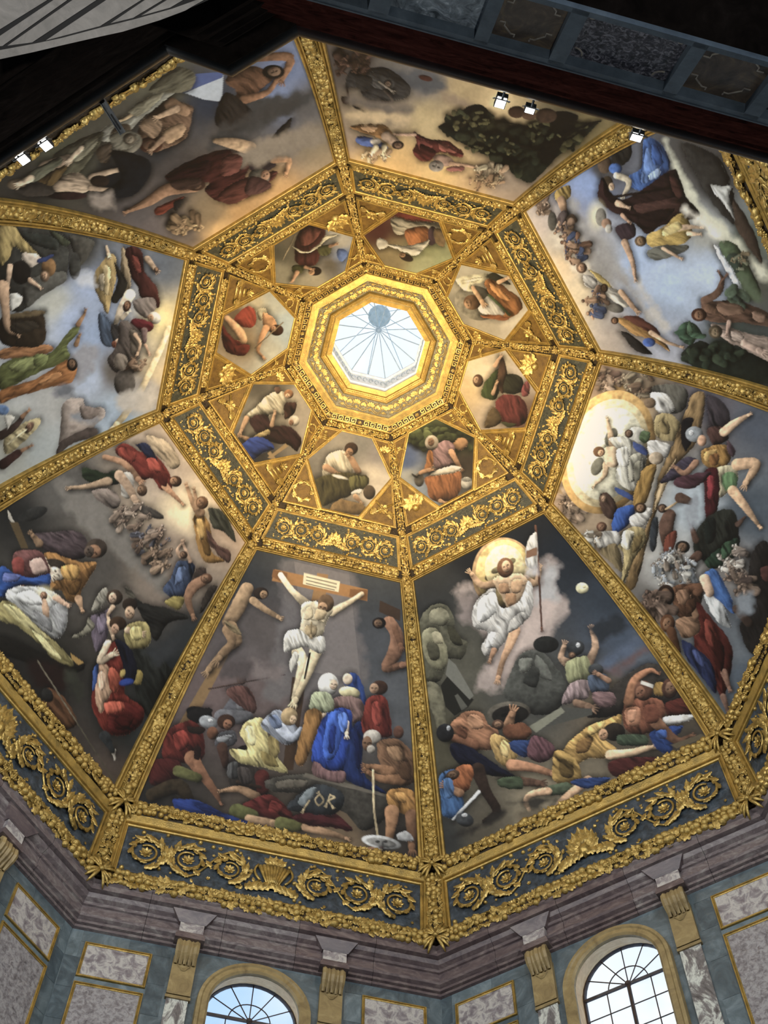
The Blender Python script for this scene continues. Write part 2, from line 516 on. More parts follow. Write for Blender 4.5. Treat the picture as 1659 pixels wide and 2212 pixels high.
def rib_garland(k, t0, t1, fr, hh, size, seed, name, label, single, dens=1.0):
    """gilded roll lying in the fold of two faces, packed with carved fruit and leaves"""
    q = MB()
    n = max(2, int((t1 - t0) / .35))
    loops = []
    for i in range(n + 1):
        t = t0 + (t1 - t0) * i / n
        hw = margin(t) * fr
        loops.append([tuple((GM(a * hw, t, .04 + b * hh * .8)).translation) for a, b in ROLL])
    q.strip(loops, False)
    root = q.build(name, 'gold_shade')
    root.rotation_euler = (0, 0, rib_rot(k))
    tag(root, label, kind='structure')
    hwm = margin((t0 + t1) / 2) * fr
    sp = garland_spots(t0, t1, 1.0, size, seed, 0, dens=dens)
    st = MB()
    for key, a, u, up, rot, sc in sp:
        t = t0 + (t1 - t0) * u
        hw = margin(t) * fr
        sc2 = sc * (.75 + .5 * hw / max(hwm, .01) - .25)
        mx = GM(a * hw, t, .03 + hh * .8 * up, rot, sc2, a * .7)
        if single:
            link(PNAME[key], PIECE[key], root, mx)
        else:
            st.add_mat(GEO[key], mx)
    if not single:
        tag(st.build('garland', 'gold_relief', root, True), kind='stuff')
    return root

def girdle(k, tc, ht, hh, size, seed, name, label, single, xm, dens=1.0):
    """horizontal garland roll across one face"""
    q = MB()
    xs = [-xm, xm]
    loops = [[tuple(F(x, tc + a * ht, .02 + b * hh * .8)) for a, b in ROLL] for x in np.linspace(-xm, xm, 5)]
    q.strip(loops, False)
    root = q.build(name, 'gold_shade')
    root.rotation_euler = (0, 0, face_rot(k))
    tag(root, label, kind='structure')
    st = MB()
    for key, a, u, up, rot, sc in garland_spots(0, 0, 1.0, size, seed, 0, 'x', -xm, xm, dens):
        x = -xm + 2 * xm * u
        mx = FM(x, tc + a * ht, .02 + hh * .8 * up, rot, sc)
        if single:
            link(PNAME[key], PIECE[key], root, mx)
        else:
            st.add_mat(GEO[key], mx)
    if not single:
        tag(st.build('garland', 'gold_relief', root, True), kind='stuff')
    return root

# ---- moulded frames
def quad_frame(q, t0, t1, xf, prof, sides=12, curved=True, top=1.0, bot=1.0):
    """closed moulding round a four-sided field; prof = [(outward, height)]"""
    loops = []
    for d, h in prof:
        a, b = t0 - d * top, t1 + d * bot
        tt = np.linspace(a, b, sides if curved else 2)
        L = [tuple(F(-(xf(t) + d * (margin(t) / .5)), t, h)) for t in tt]
        L += [tuple(F((xf(t) + d * (margin(t) / .5)), t, h)) for t in tt[::-1]]
        loops.append(L)
    q.strip(loops)
def offset_poly(P, d):
    P = np.array(P, float)
    n = len(P)
    area = .5 * sum(P[i][0] * P[(i + 1) % n][1] - P[(i + 1) % n][0] * P[i][1] for i in range(n))
    sg = 1 if area > 0 else -1
    out = []
    for i in range(n):
        a, b, c = P[i - 1], P[i], P[(i + 1) % n]
        e1 = (b - a) / np.linalg.norm(b - a); e2 = (c - b) / np.linalg.norm(c - b)
        n1 = np.array([e1[1], -e1[0]]) * sg; n2 = np.array([e2[1], -e2[0]]) * sg
        m = n1 + n2
        m /= max(.35, m @ n1)
        out.append(b + m * d)
    return out
def poly_frame(q, P, prof):
    q.strip([[tuple(F(x, t, h)) for x, t in offset_poly(P, d)] for d, h in prof])
def poly_slab(q, P, h0, h1):
    q.prism([F(x, t, h1) for x, t in P], [F(x, t, h0) for x, t in P])
def seg_strip(q, A, B, w, prof):
    """straight moulding strip between two (x,t) points; prof = [(across -1..1, height)]"""
    A, B = np.array(A, float), np.array(B, float)
    d = (B - A) / np.linalg.norm(B - A)
    nn = np.array([-d[1], d[0]]) * w
    q.strip([[tuple(F(*(A + nn * a), h)) for a, h in prof], [tuple(F(*(B + nn * a), h)) for a, h in prof]], False)

def fresco_x(t):
    return float(half_w(t) - margin(t))
FT0, FT1 = 7.37, 17.9
FILLET = [(0, .0), (0, .11), (.055, .13), (.07, .06), (.10, .06), (.115, .15), (.165, .15), (.18, .07), (.205, .05), (.22, .16), (.25, .15), (.26, .0)]

# canonical meshes shared by the eight sides
q = MB(); quad_frame(q, FT0, FT1, fresco_x, [(d, h) for d, h in FILLET], 16, True, .55, .12)
FRAME_MESH = q.mesh('fresco_frame', 'gold', False)
LF0, LF1, LFX = 18.95, 20.85, 4.80
q = MB(); quad_frame(q, LF0, LF1, lambda t: LFX, [(0, .0), (0, .09), (.04, .11), (.05, .05), (.10, .05), (.11, .13), (.16, .13), (.17, .07), (.25, .10), (.27, .0)], 2, False, 1.0, .5)
seg_strip(q, (-5.0, 18.58), (5.0, 18.58), .12, [(-1, .12), (1, .04)])
LF_FRAME = q.mesh('frieze_frame', 'gold')
q = MB(); poly_slab(q, [(-LFX, LF0), (LFX, LF0), (LFX, LF1), (-LFX, LF1)], .0, .03)
LF_GROUND = q.mesh('frieze_ground', 'slate')
UF0, UF1 = 5.66, 6.78
UFP = [(-2.31, UF0), (2.31, UF0), (2.58, UF1), (-2.58, UF1)]
q = MB(); poly_frame(q, UFP, [(0, .0), (0, .05), (.03, .07), (.04, .03), (.07, .03), (.08, .08), (.11, .08), (.12, .0)])
UF_FRAME = q.mesh('frieze_frame', 'gold')
q = MB(); poly_slab(q, UFP, .0, .02)
UF_GROUND = q.mesh('frieze_ground', 'teal')
HEXP = [(-.60, 1.96), (.60, 1.96), (1.63, 3.37), (.71, 5.13), (-.71, 5.13), (-1.63, 3.37)]
q = MB(); poly_frame(q, HEXP, [(0, .0), (0, .06), (.03, .075), (.04, .04), (.06, .04), (.07, .09), (.10, .09), (.115, .0)])
HEX_FRAME = q.mesh('hexagon_frame', 'gold')

# ---- scroll work
def spiral_pts(cx, ct, R, turns, sgn, a0, r_end=.22, n=44, tail=None):
    P = []
    for i in range(n + 1):
        s = i / n
        a = a0 + sgn * 2 * PI * turns * s
        r = R * (1 - (1 - r_end) * s ** .8)
        P.append((cx + r * math.cos(a), ct + r * math.sin(a)))
    if tail:
        P = tail + P
    return P
def scroll_mesh(R, mir, h, thick, turns=1.55):
    """one scroll in local x / t / height"""
    q = MB()
    P = spiral_pts(0, 0, R, turns, 1 if mir else -1, (PI * .6 if mir else PI * .4), .40)
    n = len(P)
    q.tube([(x, t, h) for x, t in P], [thick * (1.2 - .65 * i / n) for i in range(n)], 6, (0, 0, 1), .9)
    return q
def leaf_on(q, x, t, h, rot, s, wd=1.0):
    q.add_mat(GEO['leaf'], Matrix.Translation((x, t, h)) @ Matrix.Rotation(rot, 4, 'Z') @ Matrix.Diagonal((s * wd, s, s, 1)))
def warp(q, name, mat, x, t):
    """lay a flat local mesh (x, t, height) on the canonical face at (x, t)"""
    r = MB()
    V = np.array(q.v)
    r.add([F(x + p[0], t + p[1], p[2]) for p in V], q.f)
    return r.mesh(name, mat, True)

def rinceau(spec, R, thick, h, leaf_s, name):
    """meshes (stem, leaves, rosette) of each scroll"""
    out = []
    for i, (x, t, mir, Rr) in enumerate(spec):
        stem = scroll_mesh(Rr, mir, h, thick * Rr / R)
        lv = MB()
        sg = 1 if mir else -1
        a0 = PI * .6 if mir else PI * .4
        nl = 10
        for j in range(nl):
            s = (j + .2) / nl * .66
            a = a0 + sg * 2 * PI * 1.55 * s
            r = Rr * (1 - .60 * s ** .8)
            dev = .50 if j % 2 else .30
            o_ = leaf_s * (.20 if j % 2 else .12)
            L_ = leaf_s * (1.35 - .7 * s)
            leaf_on(lv, (r + o_) * math.cos(a), (r + o_) * math.sin(a), h + .015, a + sg * PI / 2 - PI / 2 - sg * dev, L_, .62)
            if s < .42:
                leaf_on(lv, (r - o_) * math.cos(a), (r - o_) * math.sin(a), h - .01, a + sg * PI / 2 - PI / 2 + sg * .45, L_ * .7, .6)
        ro = MB()
        ro.add_mat(GEO['flower_large'], Matrix.Translation((0, 0, h * .6)) @ Matrix.Scale(Rr * .46, 4))
        for j in range(8):
            a = 2 * PI * j / 8
            leaf_on(ro, Rr * .21 * math.cos(a), Rr * .21 * math.sin(a), h * .5, a - PI / 2, Rr * .24)
        out.append((warp(stem, 'scroll_stem', 'gold_relief', x, t), warp(lv, 'acanthus_leaves', 'gold_relief', x, t), warp(ro, 'rosette', 'gold_relief', x, t)))
    return out
tm = (LF0 + LF1) / 2
LSPEC = [(s * x, tm + dt, (s > 0) == m, r) for s in (1, -1) for x, dt, m, r in ((1.40, .02, True, .56), (2.72, -.02, False, .62), (4.05, .02, True, .64))]
LOWER_SCROLLS = rinceau(LSPEC, .6, .055, .10, .34, 'low')
tu = (UF0 + UF1) / 2
USPEC = [(s * x, tu + dt, (s > 0) == m, r) for s in (1, -1) for x, dt, m, r in ((.66, .02, True, .32), (1.32, -.02, False, .36), (1.98, .03, True, .36))]
UPPER_SCROLLS = rinceau(USPEC, .34, .034, .06, .19, 'up')

def wave_stem(spec, xs, A, h, rad, tmid, name):
    """undulating main stem passing over and under the scrolls"""
    r = MB()
    for sg in (-1, 1):
        per = xs[1] - xs[0]
        P = [F(sg * x, tmid + A * math.cos(PI * (x - xs[0]) / per), h) for x in np.linspace(xs[0] - per * .45, xs[-1] + per * .3, 40)]
        r.tube(P, rad, 5)
        for x in np.linspace(xs[0], xs[-1], 9):
            a = A * math.cos(PI * (x - xs[0]) / per)
            r.add_mat(GEO['leaf'], FM(sg * x, tmid + a * .95, h + .01, -sg * (PI / 2 + .5 * math.sin(PI * (x - xs[0]) / per)), rad * 6.5))
    return r.mesh(name, 'gold_relief', True)
def palmette(R, h, n=7):
    q = MB()
    for j in range(n):
        a = PI * (.08 + .84 * j / (n - 1))
        L = R * (1.0 - .3 * abs(j - (n - 1) / 2) / ((n - 1) / 2))
        leaf_on(q, .52 * L * math.cos(a), .5 * R - .55 * L * math.sin(a), h, a - PI / 2 + PI + 2 * (PI / 2 - a) if False else -(a - PI / 2) + PI, L)
    for sg in (-1, 1):
        for j in range(4):
            leaf_on(q, sg * R * (.25 + .24 * j), R * (.62 + .05 * j), h, sg * (PI / 2 + .25 * j), R * .55)
    q.add_mat(GEO['ribbed_fruit'], Matrix.Translation((0, .45 * R, h)) @ Matrix.Scale(R * .5, 4))
    return q
def shell_vase(R, h):
    """fluted shell cup standing in a leaf calyx"""
    q = MB()
    for j in range(9):
        u = (j - 4) / 4
        P = [(u * R * (.22 + .42 * s), R * (.55 - 1.0 * s), h + .10 * (1 - u * u) + .03) for s in np.linspace(0, 1, 6)]
        q.tube(P, [R * (.05 + .05 * s) for s in np.linspace(0, 1, 6)], 6, (0, 0, 1), .9)
    for j in range(5):
        a = (j - 2) * .5
        leaf_on(q, R * .35 * math.sin(a), -R * (.55 + .25 * math.cos(a)), h + .04, PI + a, R * .5)
    for sg in (-1, 1):
        for j in range(4):
            leaf_on(q, sg * R * (.18 + .24 * j), R * (.62 + .05 * j), h, sg * (PI / 2 + .3), R * .6)
        P = [(sg * R * (.55 + .3 * math.sin(2.6 * s)), R * (.35 - .9 * s), h) for s in np.linspace(0, 1, 8)]
        q.tube(P, R * .06, 5, (0, 0, 1))
    return q
STEM_LOW = wave_stem(LSPEC, (1.40, 2.72, 4.05), -.66, .07, .04, tm, 'main_stem')
STEM_UP = wave_stem(USPEC, (.66, 1.32, 1.98), -.37, .045, .024, tu, 'main_stem')
PALM_LOW = warp(palmette(.80, .12, 9), 'palmette', 'gold_relief', 0, tm - .06)
VASE_LOW = warp(shell_vase(.72, .10), 'shell_vase', 'gold_relief', 0, tm)
PALM_UP = warp(palmette(.42, .07, 7), 'palmette', 'gold_relief', 0, tu - .02)
# small flowers and leaf sprigs scattered between the scrolls
def sprigs(xm, t0, t1, h, s, n, seed, spec):
    q = MB(); r = random.Random(seed)
    tries = 0
    while n and tries < 3000:
        tries += 1
        x, t = r.uniform(-xm, xm), r.uniform(t0 + s * .4, t1 - s * .4)
        if any((x - a) ** 2 + (t - b) ** 2 < (rr * .95) ** 2 for a, b, _, rr in spec) or abs(x) < s * 2.2:
            continue
        key = r.choice(('flower', 'leaf', 'leaf', 'fruit'))
        q.add_mat(GEO[key], FM(x, t, h, r.uniform(0, 6.28), s * r.uniform(.6, 1.1)))
        n -= 1
    return q.mesh('sprigs', 'gold_relief', True)
SPRIG_LOW = sprigs(LFX - .1, LF0, LF1, .04, .15, 70, 3, LSPEC)
SPRIG_UP = sprigs(2.3, UF0, UF1, .03, .10, 90, 4, USPEC)

for k in range(8):
    nm = SIDE[k]
    rz = face_rot(k)
    # mouldings round the fresco
    o = link('trim_%d' % (k + 1), FRAME_MESH); o.rotation_euler = (0, 0, rz)
    tag(o, 'gilded stepped moulding framing the %s fresco' % nm, kind='structure')
    # lower frieze (only the sides the photograph shows)
    if k in (6, 7, 0, 1, 2, 5):
        fz = empty('scroll_frieze', (0, 0, 0), rz)
        tag(fz, 'wide gilt scroll frieze on slate ground below the %s fresco' % nm, 'frieze', 'lower scroll friezes')
        link('frieze_ground', LF_GROUND, fz); link('frieze_frame', LF_FRAME, fz)
        for a, b, c in LOWER_SCROLLS:
            s_ = link('scroll', a, fz); link('acanthus_leaves', b, s_); link('rosette', c, s_)
        link('palmette', PALM_LOW, fz) if k in (0, 2, 6) else link('shell_vase', VASE_LOW, fz)
        link('main_stem', STEM_LOW, fz)
        tag(link('sprigs', SPRIG_LOW, fz), kind='stuff')
    # upper frieze
    fz = empty('scroll_frieze', (0, 0, 0), rz)
    tag(fz, 'small bright gilt scroll frieze between %s fresco and its hexagonal painting' % nm, 'frieze', 'upper scroll friezes')
    link('frieze_ground', UF_GROUND, fz); link('frieze_frame', UF_FRAME, fz)
    for a, b, c in UPPER_SCROLLS:
        s_ = link('scroll', a, fz); link('acanthus_leaves', b, s_); link('rosette', c, s_)
    link('palmette', PALM_UP, fz)
    link('main_stem', STEM_UP, fz)
    tag(link('sprigs', SPRIG_UP, fz), kind='stuff')

# ---- garlands
tn = 20
for k in range(8):
    nm, nx = SIDE[k], SIDE[(k - 1) % 8]
    big = k in (0, 1, 7)
    rib_garland(k, 7.1, 18.0, .49, .22, .245, 100 + k, 'trim_%d' % tn, 'long gilded fruit garland rib between %s and %s frescoes' % (nx, nm), big); tn += 1
    if k in (0, 1, 7, 2, 6, 3):
        rib_garland(k, 18.45, 21.0, .52, .22, .25, 200 + k, 'trim_%d' % tn, 'short gilded garland between friezes below %s and %s frescoes' % (nx, nm), k in (0, 1, 7)); tn += 1
    rib_garland(k, 1.9, 6.9, .55, .09, .12, 300 + k, 'trim_%d' % tn, 'narrow gilded leaf rib between %s and %s hexagonal paintings' % (nx, nm), False); tn += 1
    girdle(k, 7.06, .19, .11, .16, 400 + k, 'trim_%d' % tn, 'gilded leaf moulding along the top of the %s fresco' % nm, False, 2.62); tn += 1
    girdle(k, 5.43, .13, .08, .12, 500 + k, 'trim_%d' % tn, 'thin gilded leaf moulding below the %s hexagonal painting' % nm, False, 2.05); tn += 1
    girdle(k, 1.74, .12, .07, .11, 600 + k, 'trim_%d' % tn, 'thin gilded leaf moulding above the %s hexagonal painting' % nm, False, 1.25); tn += 1
    if k in (6, 7, 0, 1, 2, 5, 4):
        girdle(k, 18.18, .30, .24, .27, 700 + k, 'trim_%d' % tn, 'thick gilded fruit garland along the foot of the %s fresco' % nm, k in (6, 7, 0), 4.85); tn += 1
    if k in (6, 7, 0, 1, 2):
        girdle(k, 21.22, .30, .22, .27, 800 + k, 'trim_%d' % tn, 'lowest gilded garland above the purple cornice on the %s side' % nm, k in (6, 7, 0), 5.0); tn += 1
# bows where the garlands cross
for k in (7, 0, 1, 2, 6):
    for t, s, wd in ((18.2, .62, 'upper'), (21.2, .62, 'lower')):
        o = link('ribbon_bow', PIECE['ribbon_bow'], None)
        o.matrix_world = Matrix.Rotation(rib_rot(k), 4, 'Z') @ GM(0, t, .26, 0, s)
        tag(o, 'gilded ribbon bow, %s end of short garland between %s and %s sides' % (wd, SIDE[(k - 1) % 8], SIDE[k]), 'ornament', 'gilded bows at the rib crossings')
for k in range(8):
    for t, s, wd in ((7.0, .34, 'frescoes'), (5.42, .26, 'hexagonal paintings')):
        o = link('gilt_rosette', PIECE['flower_large'], None)
        o.matrix_world = Matrix.Rotation(rib_rot(k), 4, 'Z') @ GM(0, t, .12, 0, s)
        tag(o, 'gilded rosette where mouldings cross between %s and %s %s' % (SIDE[(k - 1) % 8], SIDE[k], wd), 'ornament', 'gilded rosettes at the upper crossings')

# ---- zone of the hexagonal paintings: strips, triangular grounds and reliefs
TRI = {'lower left': [(-2.12, 5.17), (-.90, 5.17), (-1.70, 3.60)], 'lower right': [(2.12, 5.17), (.90, 5.17), (1.70, 3.60)],
       'upper left': [(-1.26, 2.0), (-.78, 1.99), (-1.54, 3.02)], 'upper right': [(1.26, 2.0), (.78, 1.99), (1.54, 3.02)]}
def rel_spray(s, h, v):
    q = MB()
    if v == 0:
        for j in range(5): leaf_on(q, s * .3 * math.sin((j - 2) * .6), -s * .3 * math.cos((j - 2) * .6), h, PI + (j - 2) * .6, s * .55)
        q.add_mat(GEO['fruit'], Matrix.Translation((0, .12 * s, h)) @ Matrix.Scale(s * .34, 4))
    elif v == 1:
        q.tube([(s * .42 * math.cos(a), s * .42 * math.sin(a), h) for a in np.linspace(.6, 2 * PI - .1, 16)], s * .06, 5)
        for j in range(7): leaf_on(q, s * .42 * math.cos(j * .85), s * .42 * math.sin(j * .85), h, j * .85 + .4, s * .3)
    elif v == 2:
        q.tube([(-s * .45, s * .3, h), (s * .45, -s * .35, h)], s * .05, 5)
        q.tube([(s * .45, s * .3, h), (-s * .4, -s * .35, h)], s * .05, 5)
        q.add_mat(GEO['flower'], Matrix.Translation((0, 0, h)) @ Matrix.Scale(s * .5, 4))
        leaf_on(q, -s * .4, s * .2, h, .5, s * .4); leaf_on(q, s * .4, s * .2, h, -.5, s * .4)
    else:
        for j in range(3): q.box((0, s * (.2 - .2 * j), h), (s * (.7 - .16 * j), s * .12, .05))
        q.add_mat(GEO['flower_large'], Matrix.Translation((0, -s * .45, h)) @ Matrix.Scale(s * .4, 4))
        for sg in (-1, 1): leaf_on(q, sg * s * .42, s * .1, h, sg * .4, s * .45)
    return q
RELIEF = {}
for side, P in TRI.items():
    c = np.mean(P, axis=0)
    for v in range(4):
        sz = .86 if 'lower' in side else .40
        RELIEF[side, v] = warp(rel_spray(sz, .05, v), 'relief_emblem', 'gold_relief', c[0], c[1])
TGEO = {}
for side, P in TRI.items():
    q = MB(); poly_slab(q, P, .0, .03); g = q.mesh('triangle_ground', 'bronze_ground')
    q = MB(); poly_frame(q, P, [(0, .0), (0, .06), (.02, .07), (.03, .04), (.05, .04), (.06, .08), (.09, .08), (.10, 0)]); f = q.mesh('triangle_frame', 'gold')
    TGEO[side] = (g, f)
EMB = ['leaf and fruit', 'wreath', 'crossed staffs', 'stepped']
for k in range(8):
    for i, side in enumerate(TRI):
        v = (k * 3 + i) % 4
        r_ = empty('triangular_relief', (0, 0, 0), face_rot(k))
        near = SIDE[(k - 1) % 8] if ('left' in side) else SIDE[(k + 1) % 8]
        tag(r_, '%s gilt triangle, %s emblem, between %s hexagon and the %s side' % ('large' if 'lower' in side else 'small', EMB[v], SIDE[k], near), 'relief', 'gilt triangles around the hexagonal paintings')
        link('triangle_ground', TGEO[side][0], r_); link('triangle_frame', TGEO[side][1], r_); link('relief_emblem', RELIEF[side, v], r_)

# ---- ring round the eye of the vault
def band(q, t0, t1, prof, e=0.0):
    """full-width moulding of one face between t0 and t1 (mitred on the ribs)"""
    q.strip([[tuple(F(-float(half_w(t)) , t, h)) for t, h in prof], [tuple(F(float(half_w(t)), t, h)) for t, h in prof]], False)
TK = 1.5538
q = MB()
band(q, 0, TK, [(-.02, -.3), (.0, .0), (.04, .12), (.22, .10), (.26, .05), (.36, .05), (.37, .12), (.46, .14), (.47, .04)])
band(q, 0, TK, [(1.0, .04), (1.02, .14), (1.10, .12), (1.27, .05), (1.28, .09), (1.30, .09), (1.31, .03)])
band(q, 0, TK, [(1.53, .03), (1.54, .10), (1.60, .10), (1.61, .0)])
EYE_RING = q.mesh('eye_moulding', 'gold')
q = MB(); band(q, 0, 1, [(.46, .03), (1.01, .03)]); EYE_GROUND = q.mesh('anthemion_ground', 'band_ground')
q = MB(); band(q, 0, 1, [(1.30, .028), (1.54, .028)]); KEY_GROUND = q.mesh('meander_ground', 'gold_shade')
q = MB()
w0 = float(half_w(.31))
for x in np.linspace(-w0 + .02, w0 - .02, 26):
    q.add_mat(GEO['fruit'], FM(x, .31, .05, 0, .05))
BEADS = q.mesh('bead_row', 'gold_relief', True)
# greek key, built as raised strips
q = MB()
wk = float(half_w(1.42)) - .08
def kstrip(x0, t0, x1, t1, w=.016):
    seg_strip(q, (x0, t0), (x1, t1), w, [(-1, .03), (-1, .06), (1, .06), (1, .03)])
a, b = 1.335, 1.515
nu_ = 9
for i in range(nu_):
    if i in (4,):
        continue
    x0 = -wk + 2 * wk * i / nu_; u = 2 * wk / nu_; g = (b - a)
    kstrip(x0, b, x0 + u * .9, b); kstrip(x0 + u * .9, b, x0 + u * .9, a); kstrip(x0 + u * .9, a, x0 + u * .25, a)
    kstrip(x0 + u * .25, a, x0 + u * .25, a + g * .66); kstrip(x0 + u * .25, a + g * .66, x0 + u * .62, a + g * .66); kstrip(x0 + u * .62, a + g * .66, x0 + u * .62, a + g * .34)
for x in (-wk - .02, 0, wk + .02):
    q.add_mat(GEO['flower'], FM(x, 1.425, .03, 0, .17))
KEY_STRIP = q.mesh('greek_key', 'gold_relief')
def anthemion(R, h):
    q = MB()
    q.tube([(R * math.cos(a), R * math.sin(a), h) for a in np.linspace(0, 2 * PI, 19)], R * .09, 5)
    for j in range(7):
        a = (j - 3) * .52
        leaf_on(q, R * .42 * math.sin(a), -R * .42 * math.cos(a) + .1 * R, h, PI - a if False else PI + a, R * (.85 if j == 3 else .62))
    return q
q = MB()
AX = [(-.48, .74), (.0, .74), (.48, .74)]
for x, t in ((-.56, .72), (0.0, .72), (.56, .72)):
    an = anthemion(.17, .05)
    q.add([F(x + p[0], t + p[1], p[2]) for p in an.v], an.f)
for x in (-.28, .28, -.82, .82):
    for j in range(5):
        a = (j - 2) * .55
        q.add_mat(GEO['leaf'], FM(x + .1 * math.sin(a), .72 - .1 * math.cos(a), .05, PI + a, .17))
    q.add_mat(GEO['flower'], FM(x, .86, .05, 0, .14))
P = [F(x, .90 + .05 * math.cos(x * 2 * PI / .56), .05) for x in np.linspace(-.95, .95, 50)]
q.tube(P, .016, 5)
ANTH = q.mesh('anthemion_relief', 'gold_relief', True)
for k in range(8):
    rz = face_rot(k)
    o = link('trim_%d' % tn, EYE_RING); tn += 1
    o.rotation_euler = (0, 0, rz)
    tag(o, 'smooth gilded moulding of the lantern opening on the %s side' % SIDE[k], kind='structure')
    link('bead_row', BEADS, o)
    g = empty('palmette_band', (0, 0, 0), rz)
    tag(g, 'grey-green band of gilt palmettes round the lantern, %s side' % SIDE[k], 'frieze', 'palmette bands round the lantern')
    link('band_ground', EYE_GROUND, g); link('palmette_relief', ANTH, g)
    g = empty('greek_key_band', (0, 0, 0), rz)
    tag(g, 'gilt greek key band round the lantern, %s side' % SIDE[k], 'frieze', 'greek key bands round the lantern')
    link('band_ground', KEY_GROUND, g); link('greek_key', KEY_STRIP, g)

# ---- lantern: white drum, glazed tent of bars and panes, cap beyond
r0, z0 = 1.83, 45.95
octa = lambda r, z: [(r * math.cos(-k * PI / 4), r * math.sin(-k * PI / 4), z) for k in range(8)]
q = MB()
q.strip([octa(1.83, 45.93), octa(1.86, 46.18), octa(1.80, 46.2), octa(1.80, 46.26), octa(1.84, 46.3), octa(1.86, 47.2), octa(1.78, 47.24), octa(1.78, 47.34), octa(1.84, 47.38), octa(1.84, 47.5), octa(2.1, 47.5), octa(2.1, 45.9)])
win = q.build('window_3', 'white')
tag(win, 'octagonal glazed lantern at the top of the vault, white drum and radiating bars', kind='structure')
q = MB()
for k in range(8):
    for j in range(6):
        a0, a1 = -k * PI / 4, -(k + 1) * PI / 4
        s = (j + .5) / 6
        p = np.array([1.86 * math.cos(a0), 1.86 * math.sin(a0), 46.75]) * (1 - s) + np.array([1.86 * math.cos(a1), 1.86 * math.sin(a1), 46.75]) * s
        nn = -np.array([math.cos((a0 + a1) / 2), math.sin((a0 + a1) / 2), 0])
        e = np.array([math.sin((a0 + a1) / 2), -math.cos((a0 + a1) / 2), 0])
        q.tube([p + nn * .03 + e * .08 * math.cos(b) + np.array([0, 0, .22 * math.sin(b)]) for b in np.linspace(0, 5, 9)], .012, 4)
q.build('scroll_relief', 'bar', win)
apex = np.array([0, 0, 48.15])
NB = 16
rim = lambda i: (lambda a, rr: np.array([rr * math.cos(a), rr * math.sin(a), 47.46]))(-2 * PI * i / NB, 1.86 if i % 2 == 0 else 1.86 * C22)
for i in range(NB):
    q = MB(); q.tube([rim(i), apex], [.022, .016], 5); q.build('glazing_bar', 'bar', win)
    A, B = rim(i), rim(i + 1)
    q = MB()
    up = np.array([0, 0, .015])
    q.prism([A + up, B + up, apex + up * 2], [A, B, apex + up])
    q.build('pane', 'glass', win)
q = MB(); q.add(ball_geo(10, 5)[0] * .22 * np.array([1, 1, -1]) + apex - (0, 0, .02), ball_geo(10, 5)[1]); q.build('hub', 'bar', win, True)
q = MB(); q.tube([(0, 0, 50.0), (0, 0, 50.12)], [.47, .47], 16); q.tube([(0, 0, 48.3), (0, 0, 50.0)], [.02, .02], 6)
cap = tag(q.build('lantern_cap', 'cap'), 'round grey cap on a thin rod above the lantern glass', 'cap')
for i in range(8):
    a = -2 * PI * (i + .5) / 8
    q = MB(); q.tube([(.45 * math.cos(a), .45 * math.sin(a), 50.0), (2.3 * math.cos(a), 2.3 * math.sin(a), 47.6)], .014, 5)
    q.build('strut', 'cap', cap)
# ================================================================== drum walls, windows, cornice
YW = 13.44            # wall face (distance from the axis)
HWALL = YW * math.tan(PI / 8)
ZTOP, ZBOT = 27.45, 20.3
def wall_pt(x, z, out=0.0):
    return (x, YW + out, z)

# opening: arch r=1.30 centred z=25.6, straight jambs to z=22.6
def arch(r, zc, zb, n=20):
    return [(-r, zb)] + [(-r * math.cos(PI * i / n), zc + r * math.sin(PI * i / n)) for i in range(n + 1)] + [(r, zb)]
OPEN = arch(1.32, 25.60, 22.6)
GLASS = arch(1.42, 25.98, 22.6)
q = MB()
N_ = len(OPEN)
outer = [(-1.32, ZBOT)] + [(-1.32 + 2.64 * i / 20, ZTOP) for i in range(21)] + [(1.32, ZBOT)]
# around the opening
V = [wall_pt(x, z) for x, z in OPEN]
up = [wall_pt(-1.32 + 2.64 * i / 20, ZTOP) for i in range(21)]
q.strip([[wall_pt(x, z) for x, z in OPEN[1:-1]], up], False)
q.add([wall_pt(-HWALL, ZBOT), wall_pt(-1.32, ZBOT), wall_pt(-1.32, ZTOP), wall_pt(-HWALL, ZTOP)], [(0, 1, 2, 3)])
q.add([wall_pt(HWALL, ZBOT), wall_pt(1.32, ZBOT), wall_pt(1.32, ZTOP), wall_pt(HWALL, ZTOP)], [(3, 2, 1, 0)])
q.add([wall_pt(-1.32, ZBOT), wall_pt(1.32, ZBOT), wall_pt(1.32, 22.6), wall_pt(-1.32, 22.6)], [(0, 1, 2, 3)])
WALL_OPEN = q.mesh('drum_wall', 'wall')
q = MB()
q.add([wall_pt(-HWALL, ZBOT), wall_pt(HWALL, ZBOT), wall_pt(HWALL, ZTOP), wall_pt(-HWALL, ZTOP)], [(0, 1, 2, 3)])
WALL_PLAIN = q.mesh('drum_wall_plain', 'wall')
q = MB()
q.strip([[wall_pt(x, z, 0) for x, z in OPEN], [wall_pt(x, z, .86) for x, z in GLASS]], False)
q.strip([[wall_pt(x, z, .86) for x, z in arch(1.42, 25.98, 22.6)], [wall_pt(x, z, .86) for x, z in arch(2.4, 26.2, 20.3)]], False)
REVEAL = q.mesh('window_reveal', 'cream')
q = MB()
prof = [(1.30, .0), (1.30, -.10), (1.36, -.16), (1.50, -.14), (1.54, -.18), (1.63, -.16), (1.66, 0)]
q.strip([[wall_pt(x, z, o) for x, z in arch(r, 25.63, 22.2)] for r, o in prof], False)
ARCHIVOLT = q.mesh('archivolt', 'tan')
